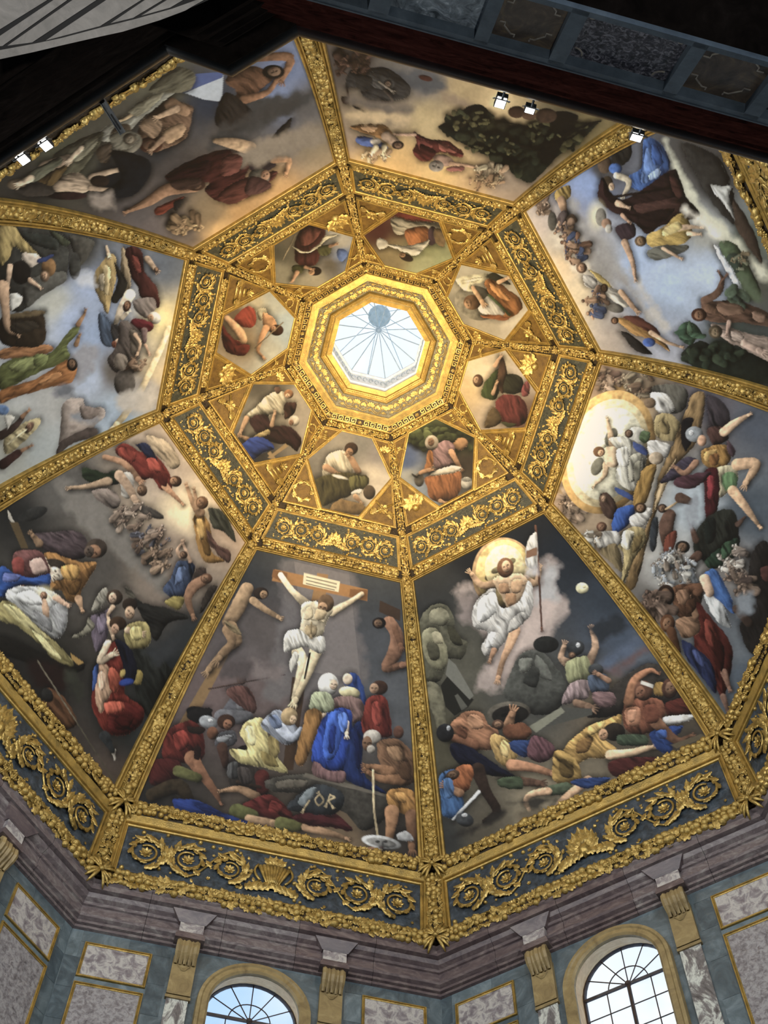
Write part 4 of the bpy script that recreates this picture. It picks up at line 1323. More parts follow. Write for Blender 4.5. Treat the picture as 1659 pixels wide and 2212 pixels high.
def paint_panel(U, text, seed, light=LIGHT):
    bgp, bgc, shapes = [], [], []
    ox = oy = 0.0
    sc = 1.0
    rr = random.Random(seed)
    X = lambda s: [float(v) for v in s.split(',')]
    for line in text.strip().split('\n'):
        w = line.split()
        if not w: continue
        if w[0] == '@':
            ox, oy, sc = float(w[1]), float(w[2]), float(w[3]); continue
        if w[0] == 'b':
            a = X(w[2])
            bgp.append((ox + a[0] * sc, oy + a[1] * sc)); bgc.append(hexrgb(w[1])); continue
        if w[0] in 'ct':
            tree = w[0] == 't'
            a = X(w[2]); n = int(w[3]); r = float(w[4])
            cols = w[1].split('/')
            for i in range(n):
                q = 2 * PI * rr.random(); z = math.sqrt(rr.random())
                x, y = a[0] + a[2] * z * math.cos(q), a[1] + a[3] * z * math.sin(q)
                b = r * rr.uniform(.6, 1.2)
                px, py, pr = ox + x * sc, oy + y * sc, b * sc
                if tree:
                    shapes.append(('l', hexrgb(rr.choice(cols)), None, np.array([(px, py, pr), (px + rr.uniform(-2, 2) * pr, py + rr.uniform(-1, 2) * pr, pr * .8)])))
                    continue
                u = np.array([818 - px, 745 - py]); u /= np.hypot(*u)
                th = rr.uniform(-.9, .9)
                u = np.array([u[0] * math.cos(th) - u[1] * math.sin(th), u[0] * math.sin(th) + u[1] * math.cos(th)])
                v = np.array([-u[1], u[0]])
                p0 = np.array([px, py]); c1, c2 = hexrgb(rr.choice(cols)), hexrgb(rr.choice(cols))
                shapes.append(('l', c1, math.atan2(u[1], u[0]), np.array([(*(p0 - u * pr * 1.3), pr * .75), (*p0, pr * .6), (*(p0 + u * pr * .7), pr * .5)])))
                for sg in (-1, 1):
                    sh_ = p0 + u * pr * .5 + v * sg * pr * .45
                    e_ = sh_ + v * sg * pr * rr.uniform(.1, .8) + u * pr * rr.uniform(-.7, .6)
                    shapes.append(('l', c2, None, np.array([(*sh_, pr * .2), (*e_, pr * .16), (*(e_ + (u * rr.uniform(-.5, .8) - v * sg * .4) * pr), pr * .12)])))
                hp = p0 + u * pr * 1.35
                shapes.append(('e', tuple(np.array(c2) * .4), None, (hp[0], hp[1], pr * .40, pr * .42, 0)))
                shapes.append(('e', c2, None, (hp[0] + pr * rr.uniform(-.12, .12), hp[1] + pr * rr.uniform(-.1, .12), pr * .26, pr * .30, 0)))
            continue
        col, fold = (w[1].split('/') + [None])[:2]
        fold = None if fold is None else math.radians(float(fold))
        if w[0] in 'pq':
            P = [(ox + X(s)[0] * sc, oy + X(s)[1] * sc) for s in w[2:]]
            shapes.append((w[0], hexrgb(col), fold, catmull(P) if w[0] == 'p' or len(P) > 4 else np.array(P)))
        elif w[0] == 'k':      # straight-edged
            shapes.append(('k', hexrgb(col), fold, np.array([(ox + X(s)[0] * sc, oy + X(s)[1] * sc) for s in w[2:]])))
        elif w[0] == 'l':
            P = np.array([X(s) for s in w[2:]])
            P = P * sc + np.array([ox, oy, 0])
            P[:, 2] = np.where(P[:, 2] > 3, P[:, 2] * .84, P[:, 2])
            shapes.append(('l', hexrgb(col), fold, catmull(P, False, 4) if len(P) > 2 else P))
            c0 = hexrgb(col); er = P[-1, 2]
            if c0[0] > c0[1] * 1.18 > c0[2] * 1.3 and c0[0] > .12 and 1.6 < er < 9 and len(P) > 1 and fold is None:   # a hand or foot: palm and fingers
                d_ = P[-1, :2] - P[-2, :2]; d_ = d_ / max(np.hypot(*d_), 1e-6)
                n_ = np.array([-d_[1], d_[0]])
                hs = max(er, 3.0)
                shapes.append(('l', c0, None, np.array([(*P[-1, :2], hs * .95), (*(P[-1, :2] + d_ * hs * .9), hs * .8)])))
                for fi, fa in enumerate((-.75, -.25, .15, .55)):
                    b0 = P[-1, :2] + d_ * hs * 1.2 + n_ * fa * hs
                    b1 = b0 + (d_ + n_ * fa * .7) * hs * (1.5 if 0 < fi < 3 else 1.2)
                    shapes.append(('l', tuple(np.array(c0) * (.9 + .06 * fi)), None, np.array([(*b0, hs * .27), (*b1, hs * .17)])))
        elif w[0] == 'h':      # a head: hair with a face turned down from it
            a = X(w[2])
            px, py, rx, ry = ox + a[0] * sc, oy + a[1] * sc, a[2] * sc, a[3] * sc
            c0 = np.array(hexrgb(col)); lum = c0 @ np.array([.3, .59, .11])
            hair = tuple(c0 * (.35 if lum > .10 else 1.0))
            skin = tuple(c0 * .9) if lum > .16 else tuple(np.array(hexrgb('a8805c')) * .5 + c0 * .6)
            u = np.array([818 - px, 745 - py]); u /= np.hypot(*u)
            shapes.append(('e', hair, None, (px, py, rx, ry, math.radians(a[4]) if len(a) > 4 else 0)))
            q = np.array([px, py]) - u * rx * .22 + np.array(light) * rx * .22
            shapes.append(('e', skin, None, (q[0], q[1], rx * .60, ry * .68, 0)))
        else:
            a = X(w[2])
            if len(a) < 5: a.append(0)
            shapes.append((w[0], hexrgb(col), fold, (ox + a[0] * sc, oy + a[1] * sc, a[2] * sc, a[3] * sc, math.radians(a[4]))))
    # eyes and mouth on each head (a smaller oval painted on a hair oval); heads stand towards the lantern
    out = []
    for i, sh in enumerate(shapes):
        out.append(sh)
        if sh[0] == 'e' and i and shapes[i - 1][0] == 'e':
            a, b = shapes[i - 1][3], sh[3]
            if b[2] < a[2] and math.hypot(a[0] - b[0], a[1] - b[1]) < a[2] * 1.1 and b[2] > 4:
                r = (b[2] + b[3]) / 2
                u = np.array([818 - b[0], 745 - b[1]]); u /= np.hypot(*u)
                v = np.array([-u[1], u[0]])
                p = np.array(b[:2]); dk = tuple(np.array(sh[1]) * .25)
                an = math.atan2(v[1], v[0])
                for sg in (-1, 1):
                    q = p + u * r * .12 + v * sg * r * .40
                    out.append(('e', dk, None, (q[0], q[1], r * .24, r * .14, an)))
                q = p - u * r * .5
                out.append(('e', tuple(np.array(sh[1]) * np.array([.5, .3, .3])), None, (q[0], q[1], r * .26, r * .1, an)))
                q = p - u * r * .12 + v * r * .1
                out.append(('l', tuple(np.array(sh[1]) * .5), None, np.array([(*(q + u * r * .3), r * .07), (*q, r * .12)])))
    shapes = out
    bgp, bgc = np.array(bgp), np.array(bgc)
    Ws = np.zeros(len(U)); A = np.zeros((len(U), 3))
    wx = U[:, 0] + 26 * (fbm(U[:, 0] / 60, U[:, 1] / 60, seed) - .5)
    wy = U[:, 1] + 26 * (fbm(U[:, 0] / 60, U[:, 1] / 60, seed + 9) - .5)
    for p, c in zip(bgp, bgc):
        k = 1 / ((wx - p[0]) ** 2 + (wy - p[1]) ** 2 + 60) ** 1.6
        Ws += k; A += k[:, None] * c
    Cc = A / Ws[:, None]
    # brushed, cloudy ground
    Cc *= (1 + .34 * (fbm(U[:, 0] / 42, U[:, 1] / 26, seed + 3, 5) - .5))[:, None]
    fine = .20 * (fbm(U[:, 0] / 5.5, U[:, 1] / 5.5, seed + 5, 3) - .5)
    for kind, col, fold, G in shapes:
        if kind in 'pqkl':
            pad = 22 if kind != 'l' else G[:, 2].max() + 14
            lo, hi = G[:, :2].min(0) - pad, G[:, :2].max(0) + pad
        else:
            m = max(G[2], G[3]) * 1.05 + 4
            lo, hi = np.array(G[:2]) - m, np.array(G[:2]) + m
        idx = np.nonzero((U[:, 0] > lo[0]) & (U[:, 0] < hi[0]) & (U[:, 1] > lo[1]) & (U[:, 1] < hi[1]))[0]
        if len(idx) == 0: continue
        V = U[idx]
        ctr = (lo + hi) / 2
        size = max(3.0, .5 * np.hypot(*(hi - lo)))
        soft = 1.3
        if kind in 'pqk':
            Vw = V + 5.0 * np.stack([fbm(V[:, 0] / 11, V[:, 1] / 11, 1, 3) - .5, fbm(V[:, 0] / 11, V[:, 1] / 11, 2, 3) - .5], 1) if kind == 'p' else V
            d, nv = sdf_poly(Vw, G)
            if kind == 'q':
                d = d + 26 * (fbm(V[:, 0] / 20, V[:, 1] / 20, seed + 1, 4) - .5)
                soft = 16
        elif kind == 'l':
            d, nv = sdf_limb(V + 2.0 * np.stack([fbm(V[:, 0] / 8, V[:, 1] / 8, 5, 2) - .5, fbm(V[:, 0] / 8, V[:, 1] / 8, 6, 2) - .5], 1), G)
            size = G[:, 2].max() * 2.2
        else:
            x, y, rx, ry, an = G
            c, s = math.cos(an), math.sin(an)
            px = (V[:, 0] - x) * c + (V[:, 1] - y) * s
            py = -(V[:, 0] - x) * s + (V[:, 1] - y) * c
            q = np.sqrt((px / max(rx, .5)) ** 2 + (py / max(ry, .5)) ** 2)
            d = (1 - q) * min(rx, ry)
            if kind == 'g':
                al = np.clip(1 - q, 0, 1) ** 1.2
                Cc[idx] = Cc[idx] * (1 - al[:, None]) + np.array(col) * al[:, None]
                continue
            size = max(rx, ry)
            nv = np.stack([px * c - py * s, px * s + py * c], 1)
            nv /= np.maximum(np.hypot(*nv.T), 1e-6)[:, None]
        if kind == 'p' and size < 24:
            soft = 5.0
        al = np.clip(d / soft + .5, 0, 1)
        if (kind == 'p' and size > 24) or (kind == 'l' and size > 5):      # dark contour the painter sets round a figure
            hal = np.clip(1 + d / 13.0, 0, 1) ** 1.3 * (d < 0) * (.22 + .78 * np.clip(-(nv @ light), 0, 1))
            Cc[idx] *= (1 - .62 * hal)[:, None]
        f = np.ones(len(V))
        if kind not in 'qk':
            rad = max(2.0, float(np.percentile(d[d > 0], 92)) if (d > 0).any() else 2.0)
            tilt = 1 - np.clip(d / (rad * .95), 0, 1)
            lit = (nv @ light) * tilt
            f *= .98 + .34 * np.maximum(lit, 0) - .80 * np.maximum(-lit, 0) - .12 * tilt ** 3
            f *= 1 + .30 * np.clip(((V - ctr) @ light) / size, -1, 1)
        if fold is not None:
            pr = (V[:, 0] * -math.sin(fold) + V[:, 1] * math.cos(fold))
            al2 = V[:, 0] * math.cos(fold) + V[:, 1] * math.sin(fold)
            bend = 1.6 * fbm(al2 / 22, pr / 22, 4)
            w = 1 - np.abs(2 * fbm(pr / 8.5 + bend, al2 / 46, 31, 3) - 1) * 1.5
            w2 = fbm(pr / 4.0 + bend, al2 / 24, 37, 2)
            f *= np.clip(.06 + .74 * w + .62 * w2, .12, 1.5)
        elif kind in 'ple':
            m_ = fbm(V[:, 0] / 11 + 3 + 1.2 * fbm(V[:, 0] / 20, V[:, 1] / 20, 3, 2), V[:, 1] / 11, 17, 4)
            rd = 1 - np.abs(2 * fbm(V[:, 0] / 13, V[:, 1] / 13, 23, 3) - 1) * 1.6
            f *= np.clip(.42 + .62 * m_ + .34 * rd, .2, 1.5)
        if kind == 'q':
            f *= .86 + .3 * fbm(V[:, 0] / 18, V[:, 1] / 18, 8)
        new = np.array(col)[None] * f[:, None]
        Cc[idx] = Cc[idx] * (1 - al[:, None]) + new * al[:, None]
    Cc *= (1 + fine)[:, None]
    g = Cc @ np.array([.3, .59, .11])
    Cc = g[:, None] + (Cc - g[:, None]) * .76
    Cc = Cc * (np.maximum(g, .004) / .20)[:, None] ** .20 * .97
    return np.clip(Cc, 0.002, .72)

def sheet(name, k, xf, t0, t1, nx, nt, text, seed, light, h=.02, tone=1.0):
    """fine sheet of one panel, coloured point by point"""
    tt = np.linspace(t0, t1, nt)
    ss = np.linspace(-1, 1, nx)
    y, z = yz(tt)
    T = np.array([tangent(t) for t in tt])
    xw = np.array([xf(t) for t in tt])
    P = np.empty((nt, nx, 3))
    P[:, :, 0] = xw[:, None] * ss[None]
    P[:, :, 1] = (y + T[:, 1] * h)[:, None]
    P[:, :, 2] = (z - T[:, 0] * h)[:, None]
    P = P.reshape(-1, 3)
    rz = face_rot(k)
    U = project(to_world(P, rz))
    Cc = paint_panel(U, text, seed, np.array(light) / np.hypot(*light)) * tone
    i = np.arange((nt - 1) * nx).reshape(nt - 1, nx)[:, :-1].ravel()
    Q = np.stack([i, i + 1, i + nx + 1, i + nx], 1)
    me = bpy.data.meshes.new(name)
    me.vertices.add(len(P)); me.vertices.foreach_set('co', P.ravel())
    me.loops.add(Q.size); me.loops.foreach_set('vertex_index', Q.ravel())
    me.polygons.add(len(Q)); me.polygons.foreach_set('loop_start', np.arange(0, Q.size, 4))
    me.update(calc_edges=True)
    me.polygons.foreach_set('use_smooth', np.ones(len(Q), bool))
    ca = me.color_attributes.new('paint', 'FLOAT_COLOR', 'POINT')
    ca.data.foreach_set('color', np.concatenate([Cc, np.ones((len(P), 1))], 1).ravel())
    me.materials.append(M['paint'])
    o = link(name, me)
    o.rotation_euler = (0, 0, rz)
    return o
def hex_x(t):
    return float(np.interp(t, [1.96, 3.37, 5.13], [.60, 1.63, .71]))
FRESCO, HEXART = {}, {}
FRESCO[7] = '''
@ 250 1180 .4099
b 3a3d40 720,120
b 4c4f52 1000,60
b 44484c 1400,240
b 5f5757 640,560
b 6e5c5a 560,780
b 50545a 1400,560
b 565a60 1480,800
b 5c5452 760,420
b 6a5a58 720,820
b 403a34 300,1250
b 4a4238 900,1450
b 7a6448 1150,1560
b 5a4a38 800,1540
b 2c2a2a 200,1330
b 3c3630 1500,1500
q 6b6565 905,70 1240,150 1275,420 1315,720 1000,800 780,800 830,560 880,300
k 7a7270 940,80 1230,150 1290,700 1010,660
k 8a6a3c 545,560 600,560 560,640 400,950 330,940 470,700
k 9c7138 1062,140 1120,150 1105,275 1030,290
k a8732f 838,120 1328,228 1325,290 822,182
k 8a5a24 822,160 830,122 905,140 900,200
k 8a5a24 1235,225 1328,230 1324,288 1230,265
k d6c69c 992,140 1182,186 1174,242 986,200
k 6a5a40 1005,158 1165,197 1164,202 1004,163
k 6a5a40 1003,176 1163,215 1162,220 1002,181
k 6a5a40 1003,193 1155,229 1154,233 1002,198
k 4a3420 930,690 1005,690 935,1180 880,1180
l e2cda2 868,150,17 930,235,19 1005,305,30
l d8c096 1296,252,15 1215,305,18 1140,345,28
p e4d2aa 985,300 1060,292 1142,335 1112,395 1082,480 1030,500 965,480 978,400 972,350
e 6e5234 1108,300,42,48
e b48a60 1090,325,26,30
l c8b48a 990,380,4 1080,390,4
l d8c49a 960,560,40 985,615,32 965,700,24 942,800,20
l d2bc90 1055,550,40 1025,630,32 985,730,22 945,810,22
p d4d0c4/70 893,462 960,438 1030,480 1092,472 1106,540 1075,565 1000,530 945,545 888,550
p c2beb2/80 935,560 965,570 950,620 925,665 915,620
l a8865c 690,225,42 640,330,48 595,400,40
e 34261c 765,248,40,32
e a07c54 780,255,20,22
l a8865c 722,285,24 790,335,19 855,372,14
l a07e54 605,430,44 640,500,30 580,545,26 490,650,20
l 94744e 590,440,36 610,510,28 545,590,22
p 8c7850/40 570,390 640,430 660,470 600,440
k 4a3626 1392,285 1500,335 1498,395 1388,345
l 94684a 1440,400,38 1480,465,40 1470,560,46 1425,640,30 1510,625,22
l 7c5438 1470,430,20 1500,520,16
h 241c18 1388,405,36,30
l 62626a 610,880,62 640,810,44
e 7a7a80 668,830,30,44,20
l 6a6a70 560,900,50 690,900,40
p 6c463e/60 590,750 690,740 740,830 720,880 600,800
e 5e4a44 663,700,26,30
p 5c3a34 640,650 672,635 700,650 672,672
l 4a362e 490,752,4 890,676,3
p 742418/60 285,965 350,925 425,930 470,1030 455,1120 380,1140 255,1130 250,1040
l 86593a 400,1115,46 455,1200,32 520,1290,22 550,1350,9
p 541a16/50 195,1130 330,1130 345,1210 270,1250 180,1250
l 60602e 330,1185,36 430,1220,30
l 3c301e 190,1310,40 330,1265,48 390,1350,30
e 161416 440,880,70,34,15
p 1a1818 375,905 400,860 470,850 510,870 440,930
e 8c9094 488,928,50,34,20
e d8dcde 500,918,14,8,20
e 74492e 510,985,30,34
e 42291c 582,925,48,40
e 8a5c3e 590,940,24,28
p 5a5a60 545,985 620,970 640,1020 590,1060 520,1050
p 8a8c90/20 530,1010 600,990 625,1000 560,1040
l 4a3024 560,1060,34 580,1150,24
e 1c1612 682,1090,50,42
e 7c5540 700,1118,36,42
p 3a332e/80 598,1150 660,1140 780,1190 800,1280 720,1310 620,1280 590,1220
p 5c5c5c/85 590,1150 640,1140 640,1220 590,1215
l 5a201a 770,1215,46 775,1280,40
l a07a54 740,1320,32 650,1280,22 560,1290,11
p 6c2420/30 780,1310 870,1340 940,1440 830,1440 700,1400 640,1380
l 5c5e2c 640,1400,52 720,1420,40
l a8845c 700,1435,26 830,1460,26
l 62622e 870,1460,42 960,1475,34
l a07a54 1000,1480,26 1120,1510,22 1215,1540,12
p 5a2226/15 930,1425 1060,1390 1150,1400 1250,1500 1130,1480 1010,1470
p 233f8a/15 310,1330 450,1345 560,1400 740,1470 600,1462 430,1412 320,1390
p 4e4a42 800,1230 1040,1200 1300,1260 1440,1320 1420,1430 1300,1500 1200,1400 1000,1310 820,1290
k 70685a 1000,1195 1440,1300 1438,1325 985,1215
p d8c878/60 770,905 690,925 655,985 695,1070 600,1070 650,1140 780,1165 905,1195 840,1090 800,990
p b09a50/75 800,1010 850,1000 860,1090 820,1120
p a0a8b8/50 765,935 850,860 920,920 975,990 900,1045 810,990
e a48a5c 915,898,44,48
e c8a880 935,915,18,24
l b0b8c8 870,960,34 930,1010,26 975,965,16
p 2a4a90/80 1195,720 1235,664 1290,700 1325,830 1320,950 1275,960 1290,800
e dcc6a8 1222,700,26,30
e d2c690 1232,770,56,30,10
p 866862/70 1150,800 1240,790 1300,820 1320,910 1250,930 1240,880 1150,860
p 2656c6/75 1105,875 1235,858 1245,960 1265,1090 1200,1185 1110,1175 1030,1130 1060,980
p 3a70e0/80 1120,890 1200,880 1190,1000 1150,1120 1090,1100
p 1c3674/80 1245,960 1305,940 1305,1190 1430,1300 1300,1270 1210,1230 1200,1190
p 866262/85 1045,1130 1120,1180 1205,1185 1200,1245 1100,1230 1035,1195
l e2ccae 1218,930,15 1216,985,14
l d8c0a0 1090,880,24 1040,930,15
e d8d6ce 1120,728,54,60
e cdb394 1148,730,22,28
p a4ac86/60 1045,770 1130,780 1150,860 1090,880 1020,860
p a07028/75 1010,860 1090,880 1050,1000 990,1150 945,1120 985,950
p 862c1e/75 1335,795 1420,800 1455,960 1440,1005 1305,990 1305,880
e 4a3022 1390,745,44,38
e b08a68 1362,750,24,28
e 6a4434 1490,980,28,34
p 866040/50 1380,1035 1480,1015 1560,1090 1570,1240 1480,1250 1395,1150
e b4aca0 1352,1005,46,38
e 7c5a40 1325,1040,26,40
e a49c90 1345,1070,22,22
l 9c6e46 1440,1190,40 1380,1170,26 1330,1162,17
l 9c6e46 1500,1230,36 1400,1225,24 1330,1190,15
p bc842c/60 1445,1285 1560,1285 1590,1400 1520,1415 1430,1350
l a4754a 1455,1400,46 1450,1480,32 1425,1565,22 1330,1600,14
l 7c5638 1560,1420,42 1560,1580,24
l c4ae80 1356,1180,6 1362,1400,6 1392,1585,6
p 3a4046 1030,1262 1120,1262 1208,1320 1150,1412 1000,1405 900,1375
p 7c868a 960,1345 1010,1280 1060,1275 1000,1370
l a8946a 1075,1310,5 1050,1335,5 1070,1365,5 1095,1340,5 1075,1310,5
l a8946a 1130,1310,5 1110,1360,5
l a8946a 1130,1312,5 1155,1325,5 1122,1340,5 1140,1370,5
l a8946a 1020,1340,5 990,1390,5
e b8b8b6 1400,1560,105,34,10
e 8a8884 1400,1562,80,22,10
p a8a8a8 1480,1520 1530,1500 1570,1550 1500,1550
p c8b48a 1000,330 1030,320 1040,370 1005,390
p c0a87c 1060,330 1110,345 1090,390 1050,380
p b49c70 1000,420 1060,420 1050,470 1005,465
l 9c8458 1030,400,4 1028,470,4
k 2a2018 1018,560 1030,560 1000,700 990,700
p 2a1c14 380,950 470,960 450,990 390,980
p 9c3424/60 300,1000 360,970 390,1040 330,1080
p 301814/50 420,1050 450,1060 440,1120 410,1110
l 3c2c20 640,1240,10 760,1270,10
p 4c4440/80 640,1170 700,1170 720,1240 660,1250
p 8c3028/30 820,1340 880,1370 860,1410 810,1390
p 182c66/20 420,1370 520,1400 600,1440 500,1420
p e8dc98/65 680,960 720,950 740,1040 700,1040
p 8a7838/70 760,1080 820,1100 860,1160 790,1150
p 7a8cb0/50 810,900 850,890 880,950 830,960
p 183a90/78 1130,960 1160,950 1150,1080 1120,1080
p 5a8cf0/78 1170,890 1215,880 1220,960 1190,980
p 12245a/80 1262,980 1285,970 1290,1150 1265,1150
p a84030/75 1350,830 1390,830 1400,930 1360,940
p 5c1a14/75 1410,840 1440,880 1440,980 1415,970
p a47c54/50 1430,1060 1500,1060 1520,1130 1450,1120
p 5c4028/50 1500,1150 1550,1140 1555,1230 1500,1220
p d89c3c/60 1470,1300 1520,1300 1530,1350 1480,1340
p 6a6254 850,1240 1000,1230 990,1270 870,1280
q 786c6a 720,600 880,640 860,720 700,680
q 564c4c 560,600 720,620 700,700 560,680
'''
FRESCO[0] = '''
@ 880 1110 .434
b 1c2028 350,180
b 20262e 600,80
b 262e38 850,200
b 34404e 1000,420
b 465468 1080,600
b 56606e 1180,660
b 3a3c3c 120,380
b 5c5a4c 200,720
b 4a4c48 650,880
b 807258 900,1500
b 94866a 700,1520
b 605440 1300,1000
b 6a5c46 1000,960
b 3c3e3c 200,1640
b 463e34 1400,1150
b 54503c 130,1150
b 5c5444 400,1600
q a2928a 240,390 330,360 360,540 420,690 340,860 420,880 520,860 600,740 720,590 805,450 740,400 755,240 690,210 620,300 560,420 420,400
q b8a49a 620,420 740,400 700,560 560,720 470,850 420,800 520,640
q 8c7e78 250,400 330,400 340,560 260,520
e b08c58 480,300,158,182
e d8b866 482,295,142,166
e f2dc96 485,270,100,115
q a8a6a6 690,230 750,260 740,420 640,440
l cfa476 445,345,26 370,355,21 320,300,14
l cfa476 585,325,26 640,345,19 655,280,14
p dcb688 425,325 500,305 565,298 605,345 575,430 510,480 480,430
l c49a6c 470,370,4 570,350,4
e 7c5230 488,268,42,50
e d0a274 492,262,22,30
p d4d0c8/60 600,330 628,400 610,510 520,590 440,690 385,702 368,655 400,590 335,565 318,505 345,430 430,368 445,420 480,470 560,430
p eceae4/70 350,440 430,390 440,480 360,540
l c2946a 535,580,32 510,650,25 475,730,18 452,815,16
l a87c58 430,680,18 412,725,10
l 6c4430 638,60,5 655,320,5 668,570,5
p dcd8ce/80 595,150 638,88 648,200 640,270 590,255
k 8a6244 592,185 645,165 646,205 591,222
q b8b4b4 590,250 640,255 650,300 590,300
e e0d8a4 870,370,31,28
e c8be88 880,362,9,8
p 6a6852 60,560 100,470 180,448 232,520 240,600 300,640 270,720 200,725 165,830 90,820
p 94906e 75,590 140,570 190,650 200,740 150,780 90,720
p 8a866a 110,490 170,465 210,510 180,560 120,545
p 76725a 90,850 160,860 190,1000 180,1120 140,1040
k 26261f 165,855 205,800 330,925 300,965 235,1005 190,960
k 74746a 190,800 205,720 240,750 330,905 310,925
k 5e5e54 235,905 250,895 300,960 270,980
p 53554f 560,700 660,680 760,790 810,890 760,960 690,1000 560,980 480,890 510,800
p 6c6e66 640,700 700,760 720,830 650,800
e 262826 690,650,64,42
p 403a34 890,1000 1000,880 1200,740 1330,830 1360,980 1200,960 1000,1010
q 6a5456 980,780 1180,660 1220,680 1030,800
q 54627a 960,740 1150,620 1190,640 1000,770
e 3c4044 838,668,44,38,-20
e c4c8ca 850,655,10,14
l bc9674 895,750,28 935,665,21 920,585,15
l bc9674 800,745,28 765,715,19 780,660,14
h 9a7454 820,705,18,18
p 989a6a/80 790,745 880,705 910,760 895,840 810,850
p a48c8c/75 810,845 895,830 900,910 840,930 765,945
l 8a6a50 840,940,22 900,960,24
e 464a4e 938,775,38,30
p 54647c/60 900,810 990,800 1000,880 920,890
l a87c5c 1000,830,18 950,800,14
p 8a6a6a/20 920,890 1020,890 1030,950 950,960
k 82826f 605,1058 765,962 785,985 640,1090
k 50504a 765,962 920,970 920,1000 690,1060 640,1092 785,985
e 605a4e 505,990,108,56,-5
e 25221e 512,1000,92,46,-5
l b08058 500,1060,34 520,1000,22
h 5a4030 450,1050,30,26
p 7a4a2c 480,1060 570,1040 620,1090 560,1130 490,1110
p b0774e/30 215,1045 290,985 365,985 405,1050 455,1085 430,1170 330,1165 250,1100
l 8e5c3c 330,1150,36 250,1120,26 200,1110,16
e 282a2e 188,1090,44,46
e a8acb0 205,1068,10,14
p cfa650/70 430,1090 510,1130 560,1170 515,1250 455,1240 415,1150
l b07a52 520,1250,36 620,1262,26 725,1295,18
p 1c2038/40 220,1140 330,1170 430,1240 540,1310 400,1300 290,1270 225,1210
p 304c86/30 500,1140 600,1125 690,1140 660,1200 560,1205
p 744c54/60 620,1105 700,1130 740,1180 680,1235 600,1210
l 38281f 350,1275,44 390,1380,30 445,1480,26 380,1530,12
l 6a4c38 560,1330,30 650,1340,20
p 4c5c40/20 450,1320 560,1310 570,1370 470,1360
p b8682c/60 245,1262 325,1258 305,1370 230,1380 190,1345
p 4474ae/70 160,1300 235,1270 200,1340 270,1400 275,1500 180,1505 165,1400
l b08058 260,1390,26 200,1360,18
h 5a4432 225,1300,36,24,-20
l c4c6c6 228,1520,8 355,1385,11
e 44484c 285,1522,46,34,20
e c8ccce 285,1500,14,10
q 302c28 220,1610 360,1540 470,1480 470,1500 330,1580
p d8a844/40 775,1175 880,1070 1000,1018 1065,1000 1045,1065 960,1100 1035,1165 1020,1215 900,1215 830,1250
p b48e38/40 735,1180 830,1215 870,1330 790,1345 725,1320
l 56644a 790,1365,36 720,1375,32
l cfa276 700,1380,24 620,1395,20 590,1430,18 605,1470,14
l cfa276 900,1325,28 810,1395,24 755,1445,20 740,1470,12
e 342a20 1030,1085,54,46
e c49468 975,1100,22,30
l dab486 1010,1200,30 1110,1190,25 1200,1165,16 1275,1160,6
l dab486 1215,1160,8 1255,1130,5
p 98593a/60 1080,950 1180,915 1275,940 1265,1060 1180,1095 1085,1070
p c08058 1085,970 1160,970 1150,1050 1095,1050
l a87048 1100,935,30 1130,830,25 1205,780,17 1240,790,6
e 6a4430 1175,880,46,50
e 8a5c40 1160,890,24,34
k c8c4b8 1165,830 1225,850 1222,868 1160,846
p 64281c/30 1290,940 1390,920 1410,1000 1300,1010
p b0872c/60 1235,840 1290,850 1280,900 1230,900
h 5a3828 1305,870,40,50
p d0ccc4 1280,1010 1430,1000 1400,1030 1300,1050
p 284c94/40 1210,1085 1370,1055 1330,1120 1310,1190 1240,1170
l 7c5438 1240,1040,36 1340,1130,24 1410,1105,12
k 62563e 1310,1150 1460,1095 1495,1110 1340,1168
p 58221e/20 1000,1240 1120,1210 1270,1220 1200,1270 1040,1310
p 4a5c44/40 1050,1100 1180,1100 1190,1150 1060,1150
p 2c4a88/10 810,1330 960,1310 1010,1320 900,1370
p b08458 455,350 500,345 505,390 465,395
p c89c6c 520,335 570,330 560,390 520,390
p a87c50 490,400 540,400 535,450 500,455
p b8b4ac/60 520,520 580,490 560,560 500,590
p f4f2ee/60 400,600 440,590 420,660 390,660
p 54523e 100,640 150,650 160,720 110,720
p a49c7a 120,590 160,590 180,640 140,640
p 44422f 200,560 240,580 280,650 220,640
p 3a3c38 600,760 660,780 640,860 580,840
p 7a7c72 560,720 620,720 600,780 560,780
p c48c60/30 300,1010 350,1000 380,1060 320,1070
p 7c4c30/30 250,1060 300,1080 290,1120 250,1100
p e8c470/70 470,1130 510,1150 500,1210 460,1190
p 8a6428/40 850,1130 920,1110 900,1180 840,1190
p f0c460/40 900,1060 980,1030 970,1070 910,1100
p 6c5420/40 760,1230 820,1240 820,1310 760,1300
p 7c442c 1180,960 1240,950 1250,1030 1190,1040
p c88c64 1100,980 1140,980 1130,1030 1100,1030
p 3c64b0/40 1240,1080 1290,1075 1280,1120 1240,1110
q 6a5e4a 560,1480 800,1440 1000,1400 900,1480 640,1560
q 3c3830 500,1440 640,1400 760,1420 620,1460
p 5c8cc8/70 180,1330 220,1320 230,1400 190,1410
q 2c343e 900,560 1050,500 1100,560 960,640
'''
